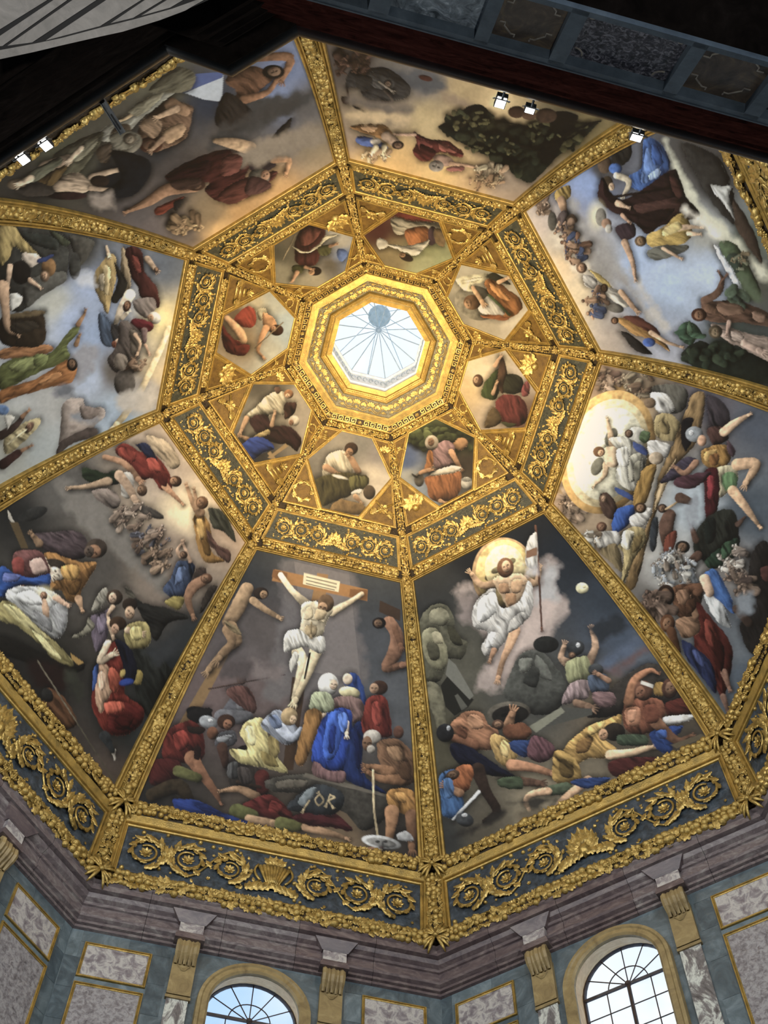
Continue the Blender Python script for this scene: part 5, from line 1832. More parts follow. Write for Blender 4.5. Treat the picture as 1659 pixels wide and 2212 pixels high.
FRESCO[6] = '''
@ 0 920 .3527
b 625e58 400,380
b 2a2a28 100,560
b 544f49 600,880
b b09a82 1000,280
b d4bc92 1150,540
b 8a7a6c 1060,900
b a88e74 1350,650
b 32383c 1200,1300
b 262a28 750,1800
b 24221f 300,1500
b 35332c 200,1330
b 343a3e 950,1900
b 5a4c42 600,2120
b 2c3236 1050,1500
b 4c4a46 350,900
b 9c8670 1050,680
b 2a2826 100,1450
b 463e38 500,2000
q 7a746c 350,330 600,440 800,640 1000,900 1030,1040 900,960 700,760 450,560
g e8d2a0 1130,520,200,180
p b09a78/50 900,60 1010,90 1070,150 1105,235 1050,262 990,200 940,150
p 8c3020/40 705,150 770,105 860,160 960,185 1040,300 1050,385 985,392 930,320 850,340 800,250
p a43e28/60 730,130 830,160 820,220 740,190
p 28304e/50 830,112 900,110 945,160 970,260 880,170
l b08058 640,190,18 760,230,24 845,325,22
l b08058 1010,370,26 1060,420,18 1115,475,10
h 7c5434 1075,340,38,34
p 2c3a22/10 515,250 640,290 720,265 740,350 620,365 510,320
l b49470 660,340,34 540,370,20 430,380,14
p c4bcae/50 740,300 800,290 820,360 790,440 745,420
l b09070 730,300,36 790,380,30 820,440,26
h 9a7450 870,395,32,36
p 8c7c70/40 560,400 680,390 740,460 700,510 620,470
p 5c544c/30 840,490 930,500 1005,565 900,555
c 9a8470/b09a84/7c6858/8c7460 800,560,90,80 16 24
c a88c74/8a705c/b8a08a/6c6c78 920,700,110,80 18 26
c 8a7058/a08468/6c6450 960,800,90,70 12 28
p a87a2a/75 1185,550 1260,560 1295,660 1285,760 1375,830 1260,835 1210,740
p 6a4a40/50 1265,630 1330,720 1410,770 1395,840 1320,770 1280,720
l b08860 1225,530,36 1180,470,20 1145,370,12
l b08860 1210,500,20 1190,400,12
h 6c4a2c 1238,470,38,40
p 46483c/60 1280,500 1385,545 1445,710 1370,650 1300,620
p 46587a/70 1090,830 1190,850 1160,980 1085,1060 1000,1005 1050,920
l c09a78 1105,800,16 1085,760,12 1118,715,8
l c09a78 1165,830,14 1120,720,8
h 4c3628 1125,790,24,24
p 4a3c34/30 1200,880 1260,870 1250,930 1180,960
l 8c6649 1240,950,40 1180,990,40 1150,1060,28 1180,1160,16
h 6a4a34 1265,935,36,32
p 98883a/30 1010,1075 1080,1040 1130,1060 1100,1120 1050,1110
p 3c342e/50 1270,1000 1330,980 1280,1080 1220,1150
p 9a9484/70 650,990 600,1030 560,1130 610,1120 660,1050
p 2c2c29/25 820,1060 900,1090 1010,1110 1160,1175 1030,1210 960,1320 905,1230
p 6c6658/30 760,990 800,1000 830,1060 780,1050
p 746676/80 550,1180 620,1140 680,1120 660,1270 600,1385 565,1310
e 443428 702,1050,50,48
e caa888 690,1055,24,34
l c0a080 690,1110,18 650,1170,12
p 88836f/40 540,1170 520,1240 440,1290 490,1300 580,1230
e 34281f 795,1095,46,40
e ba9876 795,1145,30,40
p b0a058/70 770,1230 890,1200 925,1310 860,1375 775,1345
l c8a884 780,1250,24 850,1270,20
l c8a884 660,1180,16 690,1290,14
e 44301f 722,1210,52,44
e b89070 705,1245,24,32
p 2a2e2a/65 810,1370 950,1400 1060,1510 990,1640 940,1800 860,1720 820,1560
p a48e38/80 825,1500 870,1510 860,1580 815,1570
p 8a2c1c/75 685,1330 765,1345 790,1500 760,1640 860,1710 878,1800 780,1890 640,1870 560,1690 590,1500
p d4a880/80 590,1480 660,1470 690,1600 650,1700 610,1760 580,1640
p b45030/70 680,1480 740,1540 700,1640 660,1560
p 6a1e18/30 700,1700 860,1720 870,1800 760,1890 660,1860
p 1c2034/70 700,1310 790,1350 835,1460 825,1560 765,1585 750,1450
e 2848a0 775,1570,46,22,-10
p a8903c 735,1500 760,1490 765,1530 740,1540
l d2ba98 660,1330,24 612,1440,24 680,1405,22
p 3c5ea4/80 575,1480 605,1465 585,1590 560,1620
p 5c4c50/30 205,665 330,650 455,640 530,700 520,800 400,820 250,745
l 9a7854 240,720,30 200,670,16
e 463a30 590,750,66,60
e 946a48 575,770,44,42
e 5c4c40 545,770,30,36
p a87428/60 270,775 480,830 595,840 540,940 500,1010 480,1080 410,1065 370,1010 310,1010 300,940
l b48c64 480,1060,28 500,1120,12
e 40342a 335,880,90,66,15
e dccab0 345,905,50,34,40
l dcc8ac 250,830,44 300,900,26
p 7c4c48/40 85,780 235,765 300,860 290,930 180,950 100,900
p c0a090 180,830 250,810 290,890 210,910
l 8a3c34 110,840,46 115,960,34
l b4805c 125,980,26 155,1085,12
p 2858a8/20 0,860 90,905 200,930 305,905 290,985 150,970 0,1050
p cacac6/40 40,1010 160,980 290,1000 405,1090 395,1260 330,1300 200,1200 60,1090
p a8a8a8/60 310,1120 400,1080 390,1270 330,1200
g f0e0a0 268,1030,75,70
h c08e68 268,1040,22,26
l cca27c 270,1075,20 280,1130,26 288,1190,12
l cca27c 250,1060,10 190,1030,6
l c8a080 340,1050,24 400,1090,16
p a89a56/40 0,1080 90,1095 230,1230 400,1380 450,1470 370,1480 250,1345 110,1225 0,1190
p c8bc78/45 20,1090 110,1120 300,1300 250,1290 90,1180
e 343432 200,540,95,36,-20
p a8a090 45,520 60,580 100,610 75,560
k 5c4a2a 60,590 110,590 175,750 130,750
p 1c1a16 0,1290 120,1320 420,1470 515,1455 500,1500 350,1500 0,1390
k a07c30 430,1390 515,1450 480,1465 440,1430
q 2c1a16 190,1450 400,1480 400,1600 300,1620 200,1560
p 6a4424/50 290,1610 380,1650 465,1780 460,1840 380,1850 270,1710
e 2a2a28 290,1650,34,46,-25
q 3a3c30 400,1490 480,1530 500,1700 430,1640
l 6c6450 230,1440,4 460,1800,4 700,2180,4
p b8b0a0 690,1990 712,1980 705,2040 695,2040
l 34383a 640,1900,40 690,1990,18
p b84a34/40 900,200 960,210 980,280 920,270
p 5c1c14/40 960,290 1020,310 1020,370 980,360
p d0a44c/75 1200,580 1240,580 1250,680 1220,690
p 6a4c14/75 1240,700 1280,720 1290,790 1250,780
p 6c84b0/70 1090,870 1140,870 1120,950 1070,970
p e8c09c/80 600,1520 640,1510 640,1600 610,1620
p d05c3c/70 640,1700 740,1690 760,1740 660,1760
p 4c120e/30 720,1780 820,1780 780,1860 700,1850
p d09c3c/60 380,860 480,860 470,940 390,930
p 6a4814/60 420,980 500,950 470,1030 420,1030
p e8e8e4/45 100,1030 200,1010 260,1090 160,1090
p 8c8c8c/45 200,1130 300,1180 320,1260 240,1210
p 6c7cc0/20 30,900 120,920 100,950 20,950
p e0d48c/45 200,1250 320,1350 380,1430 290,1380
p 8a7c90/80 600,1170 650,1150 640,1250 600,1270
p d0c070/70 800,1240 860,1230 870,1300 810,1310
q 383c40 880,1380 1000,1330 1100,1280 1060,1400 960,1460
'''
FRESCO[5] = '''
@ 0 440 .2803
b 40403b 300,300
b 524f47 620,380
b 96a6c4 700,650
b 9cacca 560,900
b 70665c 900,1300
b a4b2c8 650,1330
b cab884 1270,900
b 646c78 1340,480
b 98908a 1150,1450
b a0b2c4 880,1620
b aaaaa6 400,1520
b 98988c 150,1850
b a2aaaa 320,1900
b 94a6b4 1000,1720
b b0b0a4 400,780
b 90a4c4 760,1000
b c0ac84 1200,1300
p 44443e 0,150 300,180 480,230 530,400 490,590 350,690 200,810 100,830 0,700
p 5c5a52 200,600 480,520 500,600 350,690 200,800
p 545046 530,250 710,280 710,350 620,480 590,420
e 43433e 575,480,46,105
p 565c44/80 380,200 460,240 540,300 500,330 430,280
p 363a34 120,220 400,250 450,350 300,330
g e8d284 1250,880,120,150
l d2bc8c 1300,960,26 1200,1200,28 1050,1500,30 900,1700,30
p b89e72/80 950,330 1005,480 1005,640 960,670 930,500
p c0a058/80 850,385 895,430 890,600 865,700 830,850 775,750 715,600 770,470
p dcc080/80 800,480 850,520 830,700 780,640
p 342f25/75 880,450 960,560 975,650 900,765 855,735 905,600
l e2ccaa 1000,700,52 930,820,34 885,940,20
l e2ccaa 940,880,22 980,840,16
h 845432 978,790,30,46,20
l d8b890 820,330,11 835,390,18
p 582a22/70 965,345 1085,355 1115,520 1195,620 1225,700 1215,800 1090,730 1060,640 1010,560
p 8a7c72/60 1035,745 1180,725 1195,810 1120,885 1035,810
e c8c0ae 1190,880,52,44,40
e a88464 1160,880,24,30
p 6c1e28/30 1025,885 1175,920 1150,985 1015,975
l 7c6460 1110,980,32 1110,1060,22
l c09878 1120,1090,14 1145,1145,8
l ba9a78 1135,425,32 1190,500,22
h 8a6444 1205,510,18,22
p 566880/70 768,835 860,930 885,1080 800,1095 762,980
p 4e4a48/60 850,930 940,960 930,1060 880,1060
e c8a888 910,1080,30,40
e 844a2c 880,1085,22,28
p 685c54/60 930,900 1055,960 1085,1100 1030,1300 900,1310 830,1210 900,1080
e 5c544c 960,1380,82,110
c 8c6e54/a08468 1050,1220,60,60 6 30
q b2aa9e 930,1480 1080,1440 1190,1360 1180,1540 1060,1620 940,1580
q 94949a 540,1160 720,1080 760,1120 740,1240 640,1360 500,1450 410,1480 420,1420
p 6a7236/150 0,1250 180,1170 390,1150 470,1055 560,955 610,945 600,1000 520,1090 540,1180 470,1235 380,1265 260,1320 0,1435
p 8a9250/150 60,1250 250,1180 330,1230 150,1300
l a87c50 600,930,24 645,860,14 655,830,8
l a87c50 585,1085,24 610,1020,12
p a86a28/155 0,1440 300,1340 500,1205 585,1255 570,1350 500,1395 350,1425 100,1500 0,1540
p a8703a/170 0,1130 200,1090 370,1088 415,1130 300,1165 0,1195
h 261f16 555,1240,42,50
p 3a2e1f 55,860 300,818 342,870 332,1080 120,1105 0,1060 0,900
p 6c5a3a 60,860 300,818 335,850 100,890
p b49a50/70 0,170 100,165 175,270 240,330 305,420 250,465 120,330 60,430 0,460
p cab8a2 170,380 280,390 310,440 240,490 180,440
e 1e1a18 160,530,76,92
e 866030 375,490,56,72
p 344474 290,430 400,390 410,410 300,460
h b48e6a 345,560,36,44
l b89878 75,480,26 60,620,18
l b08c68 20,640,60 40,800,40 60,960,30 130,1010,12
l c8a480 230,590,24 300,640,14
p c4c0b4 90,690 170,710 150,780 90,820 70,750
p ac9c90 490,1530 630,1498 665,1570 790,1565 805,1640 720,1720 745,1780 560,1840 450,1925 460,1790
p 584c46 470,1830 600,1760 720,1720 745,1780 560,1850 440,1935
q 6e727a 400,1420 560,1400 560,1480 440,1490
p b4a472/40 30,1800 120,1720 290,1648 305,1700 220,1800 100,1905 40,1925
h 64493a 225,1725,26,52,40
l 483630 0,1790,40 110,1720,30 170,1650,22
l b08058 170,1640,20 215,1600,9
l 462c28 20,2010,46 140,1920,34
l b08058 170,1900,18 230,1870,9
e 5c7ca8 20,1590,50,40
p b8b4a8 40,1640 110,1640 60,1740
q b8bcc4 560,560 700,520 720,620 600,640
p 74685a/60 1000,980 1060,1000 1060,1120 1010,1160
p 8a7c6c/60 900,1160 980,1180 960,1280 880,1260
l b89878 1040,1010,20 1080,1080,14 1060,1150,9
p d8c49c/80 760,560 800,540 800,660 770,660
p 8c4030/60 1010,400 1060,420 1090,520 1050,520
p 3c3428/20 80,930 250,900 290,960 120,1000
l 26201a 120,880,4 130,1090,4
p 7a8444/150 280,1160 370,1170 330,1250 260,1240
p c48440/155 300,1370 430,1300 470,1330 330,1400
q 8a9098 560,1640 700,1600 760,1660 640,1700
p 8a7a70 620,1560 760,1580 740,1640 640,1660
p c8b884/40 80,1790 180,1730 190,1770 90,1850
l d0c49a 60,1850,6 200,1740,5
'''
FRESCO[1] = '''
@ 1180 760 .3799
b e2d8a8 350,480
b d8ac58 160,720
b cc9c4c 420,260
b ac927a 100,900
b 9a7e6c 300,130
b 907c64 480,150
b 605c68 900,300
b 525a68 1200,420
b 4c5864 1180,900
b a4b2bc 840,860
b b0b0ac 700,1250
b 827c78 1000,1250
b 565c64 1120,1500
b 566270 1130,1850
b 525e68 1250,1950
b 746c64 760,420
b 687078 1080,1650
b 6c6864 560,1450
b a89070 250,950
c a08468/b89c80/8a6c58/94785c 330,150,120,60 16 26
c a08468/b89c80/c4a888 130,850,80,120 18 26
c 9c8464/b4a07c/84684c 520,180,90,70 12 28
e d8a850 350,570,262,360,18
e ead49a 350,575,225,315,18
e f0eac8 355,580,190,270,18
l d8b68a 375,545,24 365,470,20 348,385,10
l d8b68a 340,640,24 330,700,18 272,760,9
p dcbe94 325,560 380,535 425,570 405,650 340,640
e 7c5634 300,568,34,30
e c89c70 312,575,18,18
p d2cebc/70 355,495 480,485 565,560 565,640 525,785 440,770 395,700 425,580
p b0ac98/75 470,600 540,580 520,700 470,740
p 40548e 490,510 560,540 570,590 510,560
p 3c5490 400,770 500,820 490,850 400,800
p a8802a/100 540,680 625,640 600,760 560,865 490,865
p 6a665a/70 600,200 740,185 805,230 780,330 700,350 640,280
p d8d4ca/60 590,240 680,240 730,330 640,345
p b8a266/80 620,375 700,348 765,420 735,505 630,485
p d6d2ca/40 580,505 700,530 690,590 600,620
e ac987c 625,605,42,36
e 7c6448 590,290,34,30
p ccc8ba 480,430 555,440 550,510 470,490
h 8c6c50 470,465,24,24
p 5a7048/40 540,450 590,460 570,520 530,500
p 9a7a46/105 835,240 905,250 860,500 745,640 650,840 570,1100 505,1335 445,1330 540,1060 600,900 640,700 720,530 790,340
p c4a878/105 740,600 700,700 620,900 640,760
p 5a4236/60 300,830 345,800 400,870 390,950 330,930
h c49c78 325,835,18,24
p 3260b4/70 395,905 485,868 505,910 450,1000 375,1025
p d8d4ca/50 475,940 595,885 575,970 500,1005
h 745434 535,888,36,30
p b8a468/75 465,1005 550,1000 565,1080 510,1160 430,1325 440,1160 405,1090
p d4d0c6/60 300,1030 400,1020 425,1090 330,1130
p 8a7850/75 305,1130 400,1095 435,1250 360,1190
h 704c36 315,995,30,28
c d0ccc0/b8a890/a48c70 240,1060,60,50 10 22
p 443c42/60 925,245 1010,290 1045,400 940,445 915,340
p 4c4456/30 645,745 740,630 820,595 865,640 780,705
p 1c181c 775,385 840,380 815,450 825,520 790,565 765,480
e 8c9296 842,468,50,44
e d8dcde 825,460,14,16
e c49470 885,505,26,32
p 583a32/60 915,440 1000,425 1035,490 950,530
l d2aa82 1010,455,32 1080,400,25 1150,360,11
p bc8a2e/60 885,560 1015,525 1050,610 990,680 900,645
p d0a44c 900,570 970,555 960,620 905,620
p 564048/70 1030,500 1075,560 1060,600 1030,560
p c4b890/80 955,675 1065,650 1085,730 980,830
p 648a56/80 1000,700 1075,690 1080,770 1020,790
l c49c72 1085,640,40 1190,640,36 1135,745,20
l c49c72 1060,790,36 1130,880,26 1210,990,11
l a87c5c 850,630,24 790,690,20 740,660,14
p 5c1e24/80 900,680 975,665 985,800 955,945 905,935 900,800
p 583640/20 735,720 850,690 940,685 850,770 740,765
l 6a4c3c 700,930,44 680,1000,50 690,1090,40
h 44342a 660,890,28,26
l a88c60 680,895,6 760,845,8
p 384048/70 600,960 640,950 620,1120 585,1110
l 5c4436 760,830,36 820,850,24
p 7c3c28/80 680,1050 740,1020 720,1130 670,1140
p 30342c/70 850,1030 925,930 1050,895 1095,1000 1085,1150 960,1235 890,1190 835,1130
p 284230/60 900,1190 1020,1090 1085,1060 1080,1160 960,1235
l 6a4c3c 860,1160,34 760,1240,18 735,1160,12
l 6a4c3c 850,1070,24 815,960,9
h 241d1a 775,1110,42,36
l 5c4438 1090,980,20 1130,940,9
c c8c6bc/b0a898/d8d4cc/988878/a8b0b8 720,1240,130,110 40 20
c a89888/c8c0b4/8c7c70 1060,1180,70,90 16 26
p 7a5236/60 715,1345 830,1315 890,1340 865,1470 800,1525 735,1485
l 7a5236 860,1360,34 890,1330,24 800,1350,22
h 38241a 680,1385,50,62
p 3f70b6/60 885,1275 960,1238 1045,1380 1065,1490 990,1425 900,1345
p ccd0d0/70 895,1380 990,1425 1050,1565 965,1525
l c8a88a 900,1290,34 930,1370,30
c a08470/7c6454 620,1440,60,70 10 34
p 6c281e/65 855,1420 930,1505 1045,1650 1055,1790 1005,1965 940,1860 850,1700 840,1560
p a07856/40 735,1530 850,1505 870,1590 780,1625
l a07856 850,1500,24 820,1420,18
h 6a4224 690,1545,42,52
l 5c3a20 710,1590,34 750,1700,20
p 2f3c68/70 770,1640 850,1680 945,1780 965,1940 895,1860 800,1745
l 8a6450 1010,1820,24 1040,1910,13
l 7c5c4c 1005,1960,22 1035,2045,13
p 292523/70 1180,1120 1270,1120 1280,1760 1160,1710 1100,1560 1170,1450 1150,1250
c 7c6858/947c68/5c4c44 1100,1300,60,90 10 34
l 4c3a30 1080,1460,26 1150,1540,30
p 54302a 1220,1230 1270,1220 1270,1300 1225,1290
p e8e4d4/70 400,560 460,540 470,640 420,650
p 8c8874/75 500,640 540,620 530,720 500,730
p 94804c/80 640,400 690,390 700,460 650,460
p e4dcc0/80 440,1020 500,1030 470,1120 430,1100
p 7c6838/75 500,1060 550,1040 530,1110 490,1140
p 8c5c20/60 930,590 980,580 970,640 930,640
p 9c3038/80 915,720 950,710 950,820 920,830
p 1c2420/70 900,980 960,950 960,1060 910,1090
p 3c5c40/60 1000,1100 1050,1080 1050,1150 1000,1180
p 8c3c2c/65 900,1520 950,1560 960,1680 910,1640
p 40140f/65 960,1640 1010,1680 1000,1820 960,1760
p 4c5c94/70 830,1690 870,1710 900,1790 850,1760
p 9c7454/60 740,1370 800,1350 820,1420 760,1440
p 5c3c26/60 800,1420 850,1400 840,1470 800,1490
q 7c848c 1080,1400 1180,1360 1160,1480 1090,1500
q 8c949c 780,900 860,820 880,920 820,1000
'''
FRESCO[2] = '''
@ 1120 270 .3249
b 8aa2d2 450,400
b a2b8da 800,900
b a6bcda 1000,1100
b b0a696 280,760
b b8aaa0 170,640
b ccba96 400,1120
b 9a9690 560,950
b 94a2ba 900,1270
b 9a9c98 1250,700
b 4c4844 1300,300
b 54504c 1150,180
b 667064 1530,780
b 424e46 1400,1420
b 262a24 1550,1580
b a89a8c 720,1420
b a6aab8 960,1460
b 5a5a50 1620,1050
b 54504e 560,320
b b0c2dc 1250,1000
b d0b890 300,950
q 9c9894 335,470 470,680 620,880 780,1110 900,1300 820,1260 650,1010 460,820 350,620
q d0c4ae 250,650 400,860 600,1060 560,1100 380,960 250,760
q b8b4ae 760,960 900,1200 1000,1330 940,1350 840,1180
p 383632 1090,120 1330,220 1420,420 1450,650 1330,570 1180,330
p 6c6c5c 1330,220 1420,420 1470,620 1420,420
q c8c6ac 975,110 1090,330 1250,560 1400,700 1560,860 1680,1010 1680,1070 1480,890 1330,790 1200,650 1110,540 1050,350
q a4a49c 1120,560 1250,700 1330,800 1280,830 1180,740
p cacac2/50 1275,395 1340,405 1415,405 1400,470 1440,640 1360,515 1300,455
p 4a3a2e 1430,500 1560,700 1620,920 1500,770 1440,650
p 566a48 1330,790 1450,800 1610,1100 1545,1155 1440,1010
e 3f5244 1430,920,60,70
p dce4ec 1300,810 1340,830 1520,1130 1480,1110 1390,990
p 34302a/40 630,190 740,128 752,200 690,272 620,250
e 66503a 572,262,46,60
p 4a78c4/70 830,95 940,120 1005,260 940,375 830,435 755,415 735,340 820,280
p 6c96dc/75 850,150 930,200 930,320 820,390 830,280
e 4a76c0 645,290,44,34
l d8c8a8 650,335,24 735,375,24 700,465,14
e 54442f 592,385,36,46
e c4a480 620,410,20,26
p 3a2321/20 525,475 560,345 625,460 740,480 1010,298 1065,340 1115,480 1205,605 960,665 860,725 760,645 600,565
p 5a3a32/15 760,540 960,500 1060,480 1080,560 900,620
l 241614 620,480,10 1000,420,10
g ece0a4 520,600,80,130
e 8e887a 548,612,36,60
e a47e60 585,655,34,34
e b4aea0 600,690,24,30
p 4c3a42/60 645,680 760,650 775,740 690,765
l c49c78 705,780,30 755,900,22 775,1020,9
l c8a480 660,520,26 720,545,12
p cba844/20 850,740 960,680 1080,588 1155,700 1110,785 940,805 870,805
l d8b48c 990,700,30 1100,680,22 1215,680,11
l d8b48c 1130,720,20 1195,725,9
h a48258 812,772,40,36
p 767669/20 855,835 960,800 1125,800 1100,845 950,895 880,892
l c8a480 960,820,14 1075,885,8
c a4886c/8c7058/b89c80 170,540,40,50 6 26
p c09c3c/60 240,450 330,400 345,470 270,520
l b48c64 285,500,36 310,590,24
c b08c6c/6c5c58/84684c 300,660,50,90 10 30
e 5c584e 225,640,30,64
c 4c5c80/b08c6c/8a6448 370,830,70,90 12 30
p ccc8be/40 435,990 520,1030 500,1090 440,1060
p bca24c/45 470,960 560,1010 630,1090 560,1060
h b48c68 420,950,36,36
p c8c0ae/40 550,1075 680,1100 750,1180 700,1215 600,1145
h 8a6844 570,1085,26,30
l c09870 680,1110,22 780,1230,18
e 767064 640,1215,62,32,15
c b08c6c/54648a/8a6c54 520,1180,60,100 12 28
p bc8a38/35 640,1290 720,1288 850,1330 960,1430 1005,1510 900,1440 760,1385
p 6c3c2c/35 690,1275 800,1275 930,1365 920,1410 800,1340
h 7c5230 640,1300,26,24
p 35312e/40 675,1372 760,1400 890,1525 770,1490
e 4668b4 868,1445,42,30
l c8a47e 880,1380,20 980,1440,15 1080,1475,7
p 745440/15 1215,1150 1300,1170 1420,1165 1530,1190 1680,1265 1680,1340 1500,1315 1350,1315 1240,1290
l 745440 1235,1165,30 1325,1115,29 1355,1030,18 1335,985,6
l 745440 1340,1050,10 1380,1000,6
h 56301f 1200,1262,52,44
l 74543e 1260,1220,34 1320,1240,30
p c2a896/20 1275,1325 1400,1340 1510,1380 1680,1430 1680,1570 1500,1490 1390,1440
h 94805f 1310,1375,46,44
l b89884 1400,1310,20 1390,1370,16
p 44664c/120 1060,1400 1100,1310 1180,1330 1230,1400 1180,1420 1140,1470
e 46684e 1130,1370,70,60
p 273027 1085,1510 1200,1435 1300,1470 1450,1490 1680,1590 1680,1720 1300,1650 1110,1575
t 2c3a2c/3c4c38/344434 1300,1520,180,60 26 30
t 46584a/566a54 1430,1130,60,50 12 24
p 2c1a18/20 800,600 960,560 1040,560 960,640 860,690
p 523028/25 1000,340 1050,360 1090,470 1040,470
p 3a62a8/70 880,130 930,150 960,250 900,260
p a8c4ee/75 870,330 930,290 940,330 880,370
p d8c070/20 960,700 1060,640 1080,690 980,740
l b89070 690,600,16 730,640,10
q dcd4c0 1100,560 1250,700 1360,770 1340,740 1200,600
p 8a6850/15 1320,1190 1460,1190 1500,1250 1360,1260
p 9a7860 1560,1240 1640,1270 1620,1310 1560,1290
p d4bcaa/20 1420,1370 1500,1400 1480,1440 1420,1420
l b89c8a 1500,1450,30 1600,1500,28
p 3c5c46/100 1040,1370 1130,1350 1140,1380 1060,1400
p 5a7c5c/60 1130,1300 1160,1340 1150,1400 1120,1380
p 4a6c50/150 1140,1380 1240,1390 1230,1420 1150,1410
c 7c8064/94805c 1480,900,40,60 6 20
q 5c6c50 1480,1000 1580,1100 1600,1180 1500,1100
'''
FRESCO[3] = '''
@ 680 80 .3858
b 62564e 140,150
b 706a62 400,250
b 6c6868 620,240
b b89a62 850,280
b d2b070 1000,320
b 8a7862 450,420
b a08862 280,460
b cca258 450,680
b d6ac5c 350,760
b d4ae62 720,720
b b89662 880,800
b a08a72 1040,860
b a0866a 150,560
b 867442 1520,490
b 6c6040 1400,380
b bea268 620,480
b 584c44 250,80
q 5c5c5e 380,180 560,190 700,240 720,300 600,300 480,260
q 9a8060 720,310 860,360 900,400 820,400 740,350
p 252a1e 690,505 720,480 880,380 960,400 1000,470 1200,500 1320,470 1480,490 1590,470 1500,570 1380,650 1300,730 1210,815 1110,770 1050,690 930,650 820,590 750,540
t 2c3222/3a3e28/4c4a2c/1e241a/33301e 900,500,180,80 60 22
t 2c3222/3a3e28/1e241a/262a1c 1150,610,180,110 80 24
t 3a3e28/56522e/1e241a 1380,540,120,80 40 22
p 181612 1340,420 1475,440 1405,560 1325,700 1245,665 1310,520
l 1c1812 1300,600,16 1180,620,8 1080,560,5
l 1c1812 1380,560,14 1500,500,8 1600,470,6
t 44462a/5c5630/6c6436 850,460,120,60 20 12
g f0d08c 1040,360,90,70
p 7c3428/30 555,530 640,570 740,580 828,640 822,672 760,660 700,645 640,695 580,685 550,640 570,590
p 94483a/40 580,570 660,600 640,640 590,640
e a48068 720,690,60,32,15
e 8a8074 680,722,42,32
l bc926c 760,708,16 850,718,10 935,736,5
l b89070 560,545,12 460,545,8
p 9c5c50/20 740,730 830,720 830,748 760,750
p a87430/15 195,500 270,488 380,488 435,540 400,580 330,552 250,530
p 5870b0/10 230,570 262,552 360,580 405,622 250,602
e c8b8a0 340,585,30,18
l b09070 400,555,34 450,590,32
h 3a2a20 465,605,34,24
p 46423e/30 195,190 300,170 420,180 535,280 500,345 350,352 270,330 250,280 175,280
p 5c5852/30 310,200 420,220 440,290 330,280
h 6c6054 410,262,24,24
l 5a4c40 300,360,10 430,360,8 390,300,8
l 2a241e 215,385,6 300,425,8 450,446,3
p 443226 150,335 195,335 192,375 155,372
l 4c382a 185,330,6 180,290,6
c 5c4030/6c4c38/44301f 220,140,110,60 18 26
e 54281c 620,230,40,16,15
c dcc898/c8ac7c/b89468 340,660,80,40 12 20
c d0b488/b8946a/e0cc9c 980,760,80,40 14 20
c c8a878/a8845c 960,815,110,26 12 18
e 482f20 1130,420,48,34
e 4c3626 1295,440,60,42
e 6c4c34 1200,440,40,24
l 14120e 1260,640,8 1120,590,5 1000,520,3
l 14120e 1290,560,8 1180,500,5 1060,480,3
l 14120e 1330,600,9 1440,560,5 1540,480,3
t 565230/6c6638/47492a 1000,600,160,60 22 10
t 605a34/46482a 1250,540,120,60 16 10
p 5c241c/30 590,600 680,640 650,680 600,670
p a85a44/30 700,590 790,630 780,650 700,630
p c4945c/15 260,500 350,500 330,530 270,520
p 38342f/30 230,210 320,230 300,310 240,280
l 8a7c68 360,250,6 430,300,5
q c8a874 180,420 420,400 560,460 440,480 240,470
q 76685a 180,330 400,380 560,400 500,430 280,400
'''
